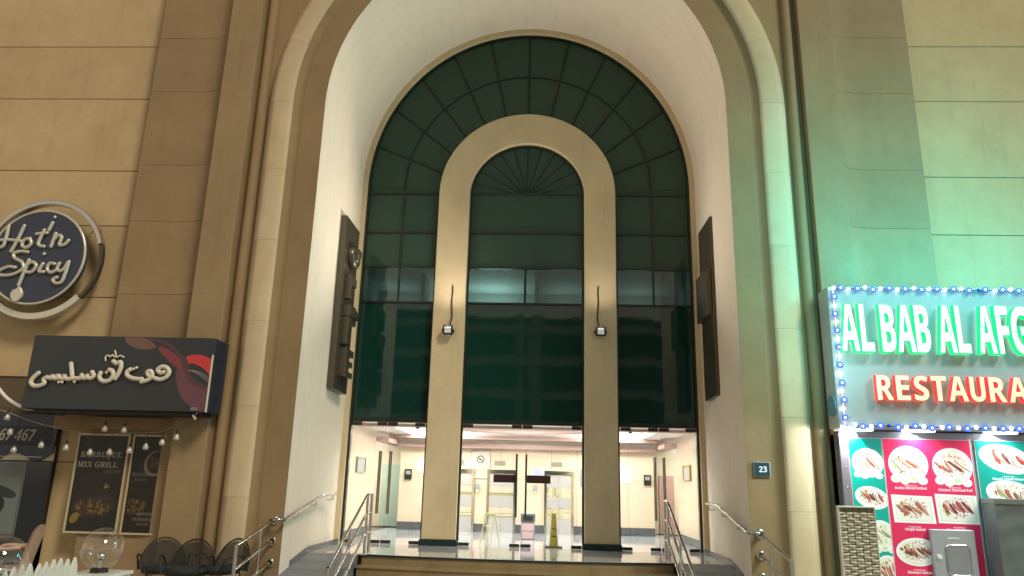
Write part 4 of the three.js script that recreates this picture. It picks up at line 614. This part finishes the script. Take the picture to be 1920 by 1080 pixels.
{
  const f = thing('shop_front', 'metal clad shop front carrying food posters under the bright sign', 'shop front', [4.74, GY, 3.25]);
  part(f, 'cladding', bx(0, 5.4, 0, 2.54, 0, 0.62), std(C(0.20, 0.21, 0.25), 0.3, { metalness: 0.5 })); part(f, 'corner_trim', rbx(-0.02, 0.09, 0, 2.5, 0.3, 0.645, 0.01), std(C(0.30, 0.29, 0.34), 0.25, { metalness: 0.6 }));
  for (let i = 0; i < 7; i++) part(f, 'rivet', ball([0.04, 2.3 - i * 0.28, 0.645], 0.012, 8), M.chrome);
  part(f, 'red_edge', bx(0.085, 0.10, 0, 2.48, 0.62, 0.632), std(C(0.45, 0.08, 0.10), 0.4)); part(f, 'gap_strip', bx(1.80, 1.87, 0, 2.46, 0.62, 0.628), M.grey);
}
const bill = (x0, x1, lab, art, W) => { const t = thing('food_poster', lab, 'poster', [x0, -0.4, 3.875]); part(t, 'panel', bx(0, x1 - x0, 0, 2.36, 0, 0.012), M.white); part(t, 'print', sheet(0.006, x1 - x0 - 0.006, 0.004, 2.356, 0.0135), canvasMat(W, Math.round(2.36 / (x1 - x0) * W), art, 0.3)); };
bill(4.845, 5.33, 'narrow teal food poster at the left edge of the shop front', foodSheet('#00a596', [['leafy', 112, 150, 92, 82, salad], ['tilt', 118, 362, 98, 62, rice], ['leafy', 150, 585, 84, 84, ['#e6ecc8', '#c3d690', '#f0ede2', '#a9c070']], ['tilt', 170, 800, 80, 96, meat]]), 210);
bill(5.335, 6.58, 'wide crimson food poster with captioned dishes', foodSheet('#e62e60', [['leafy', 138, 146, 108, 98, salad, 'Arabic Mixed Grilled'], ['leafy', 395, 152, 108, 98, meat, 'Chicken Charcoal Full'], ['tray', 138, 402, 112, 74, meat, 'Chapli Kabab'], ['tray', 392, 396, 112, 78, ['#b8404a', '#e8c8b8', '#8a3038', '#d98a80'], 'Mix Grill Platter'], ['round', 138, 640, 114, 72, ['#7a4a40', '#d8c0b4', '#b05a52', '#efe4da'], 'Shinwari Kabab'], ['round', 142, 862, 114, 80, ['#e8ecd8', '#c86a5a', '#d8e0c0'], ''], ['round', 390, 872, 100, 70, meat, '']]), 512);
bill(6.64, 7.6, 'teal food poster at the right edge of the photo', foodSheet('#00a090', [['tilt', 175, 105, 150, 76, rice, 'Sheesh Kabab Biryani'], ['tilt', 190, 318, 150, 78, salad, '']]), 400);
{
  const h = thing('metal_hatch', 'grey metal box with a rounded square opening on the crimson poster', 'hatch', [6.14, 0.10, 3.9]);
  part(h, 'case', rbx(-0.30, 0.30, -0.3, 0.62, 0, 0.07, 0.012), std(C(0.42, 0.43, 0.46), 0.35, { metalness: 0.4 })); const s = new THREE.Shape(); const r = 0.06, a = 0.15, b = 0.19; s.moveTo(-a + r, -b); s.lineTo(a - r, -b); s.quadraticCurveTo(a, -b, a, -b + r); s.lineTo(a, b - r); s.quadraticCurveTo(a, b, a - r, b); s.lineTo(-a + r, b); s.quadraticCurveTo(-a, b, -a, b - r); s.lineTo(-a, -b + r); s.quadraticCurveTo(-a, -b, -a + r, -b);
  const g = new THREE.ExtrudeGeometry(s, { depth: 0.012, bevelEnabled: true, bevelSize: 0.008, bevelThickness: 0.006, bevelSegments: 3 }); g.translate(0.04, 0.22, 0.066); part(h, 'door', uvm(g), std(C(0.36, 0.38, 0.42), 0.2, { metalness: 0.6 })); const fr = tube(s.getPoints(6).map((p) => [p.x * 1.04 + 0.04, p.y * 1.04 + 0.22, 0.085]), 0.01, 6, true, true); part(h, 'gasket', fr, M.chrome);
  part(h, 'label', bx(-0.08, 0.08, 0.5, 0.515, 0.071, 0.074), M.white); part(h, 'knob', (() => { const k = new THREE.CylinderGeometry(0.03, 0.03, 0.03, 16); k.rotateX(Math.PI / 2); k.translate(-0.22, 0.26, 0.08); return k; })(), M.white);
  const c = thing('covered_cabinet', 'grey plastic wrapped cabinet in front of the right hand poster', 'cabinet', [7.13, GY, 4.05]);
  const p = new THREE.BoxGeometry(1.0, 1.62, 0.3, 24, 36, 4); const pp = p.attributes.position; for (let i = 0; i < pp.count; i++) { const x = pp.getX(i), y = pp.getY(i), z = pp.getZ(i); if (z > 0.1) pp.setZ(i, z + 0.012 * Math.sin(y * 22 + x * 5 + Math.sin(x * 9) * 1.6) * Math.exp(-Math.abs(y - 0.6) * 3) + 0.004 * Math.sin(x * 17 + y * 6)); } p.computeVertexNormals(); p.translate(0, 0.82, 0);
  part(c, 'wrap', uvm(p), std(C(0.13, 0.145, 0.14), 0.22)); part(c, 'lid', rbx(-0.51, 0.51, 1.56, 1.64, -0.16, 0.18, 0.012), std(C(0.16, 0.17, 0.165), 0.3));
}
{ // woven rattan screen
  const t = thing('rattan_screen', 'tall cream woven rattan panel in front of the teal poster', 'woven panel', [4.43, GY, 5.0]); const m = std(C(0.66, 0.60, 0.47), 0.6); const H = 1.48, W = 0.44; const list = [];
  const rows = 42; for (let r = 0; r < rows; r++) { const y = 0.06 + (H - 0.1) * r / rows, ph = r % 2 ? Math.PI : 0; const row = [[], [], [], []]; for (let k = 0; k <= 40; k++) { const x = -W / 2 + W * k / 40, o = 0.014 * Math.sin(k / 40 * Math.PI * 5 + ph) + 0.003 * Math.sin(r * 1.7 + k * 0.3), dy = 0.003 * Math.sin(k * 0.5 + r * 2.3); row[0].push([x, y - 0.012 + dy, o - 0.003]); row[1].push([x, y - 0.005 + dy, o + 0.004]); row[2].push([x, y + 0.007 + dy, o + 0.004]); row[3].push([x, y + 0.014 + dy, o - 0.003]); } list.push(uvm(toCreasedNormals(strips(row.reverse()), 1))); }
  const w = part(t, 'weave', list, m); w.userData.kind = 'stuff';
  part(t, 'frame', [rbx(-W / 2 - 0.02, -W / 2, 0, H, -0.05, 0.02, 0.006), rbx(W / 2, W / 2 + 0.012, 0, H, -0.04, 0.015, 0.005), rbx(-W / 2 - 0.02, W / 2 + 0.012, H, H + 0.02, -0.05, 0.02, 0.006)], m); for (let k = 1; k < 5; k++) part(t, 'stake', rod([-W / 2 + W * k / 5, 0, -0.002], [-W / 2 + W * k / 5, H, -0.002], 0.008), std(C(0.10, 0.08, 0.05), 0.8)); part(t, 'back_panel', bx(-W / 2, W / 2, 0.02, H, -0.045, -0.03), std(C(0.28, 0.24, 0.17), 0.8));
}

renderer.render(scene, camera);
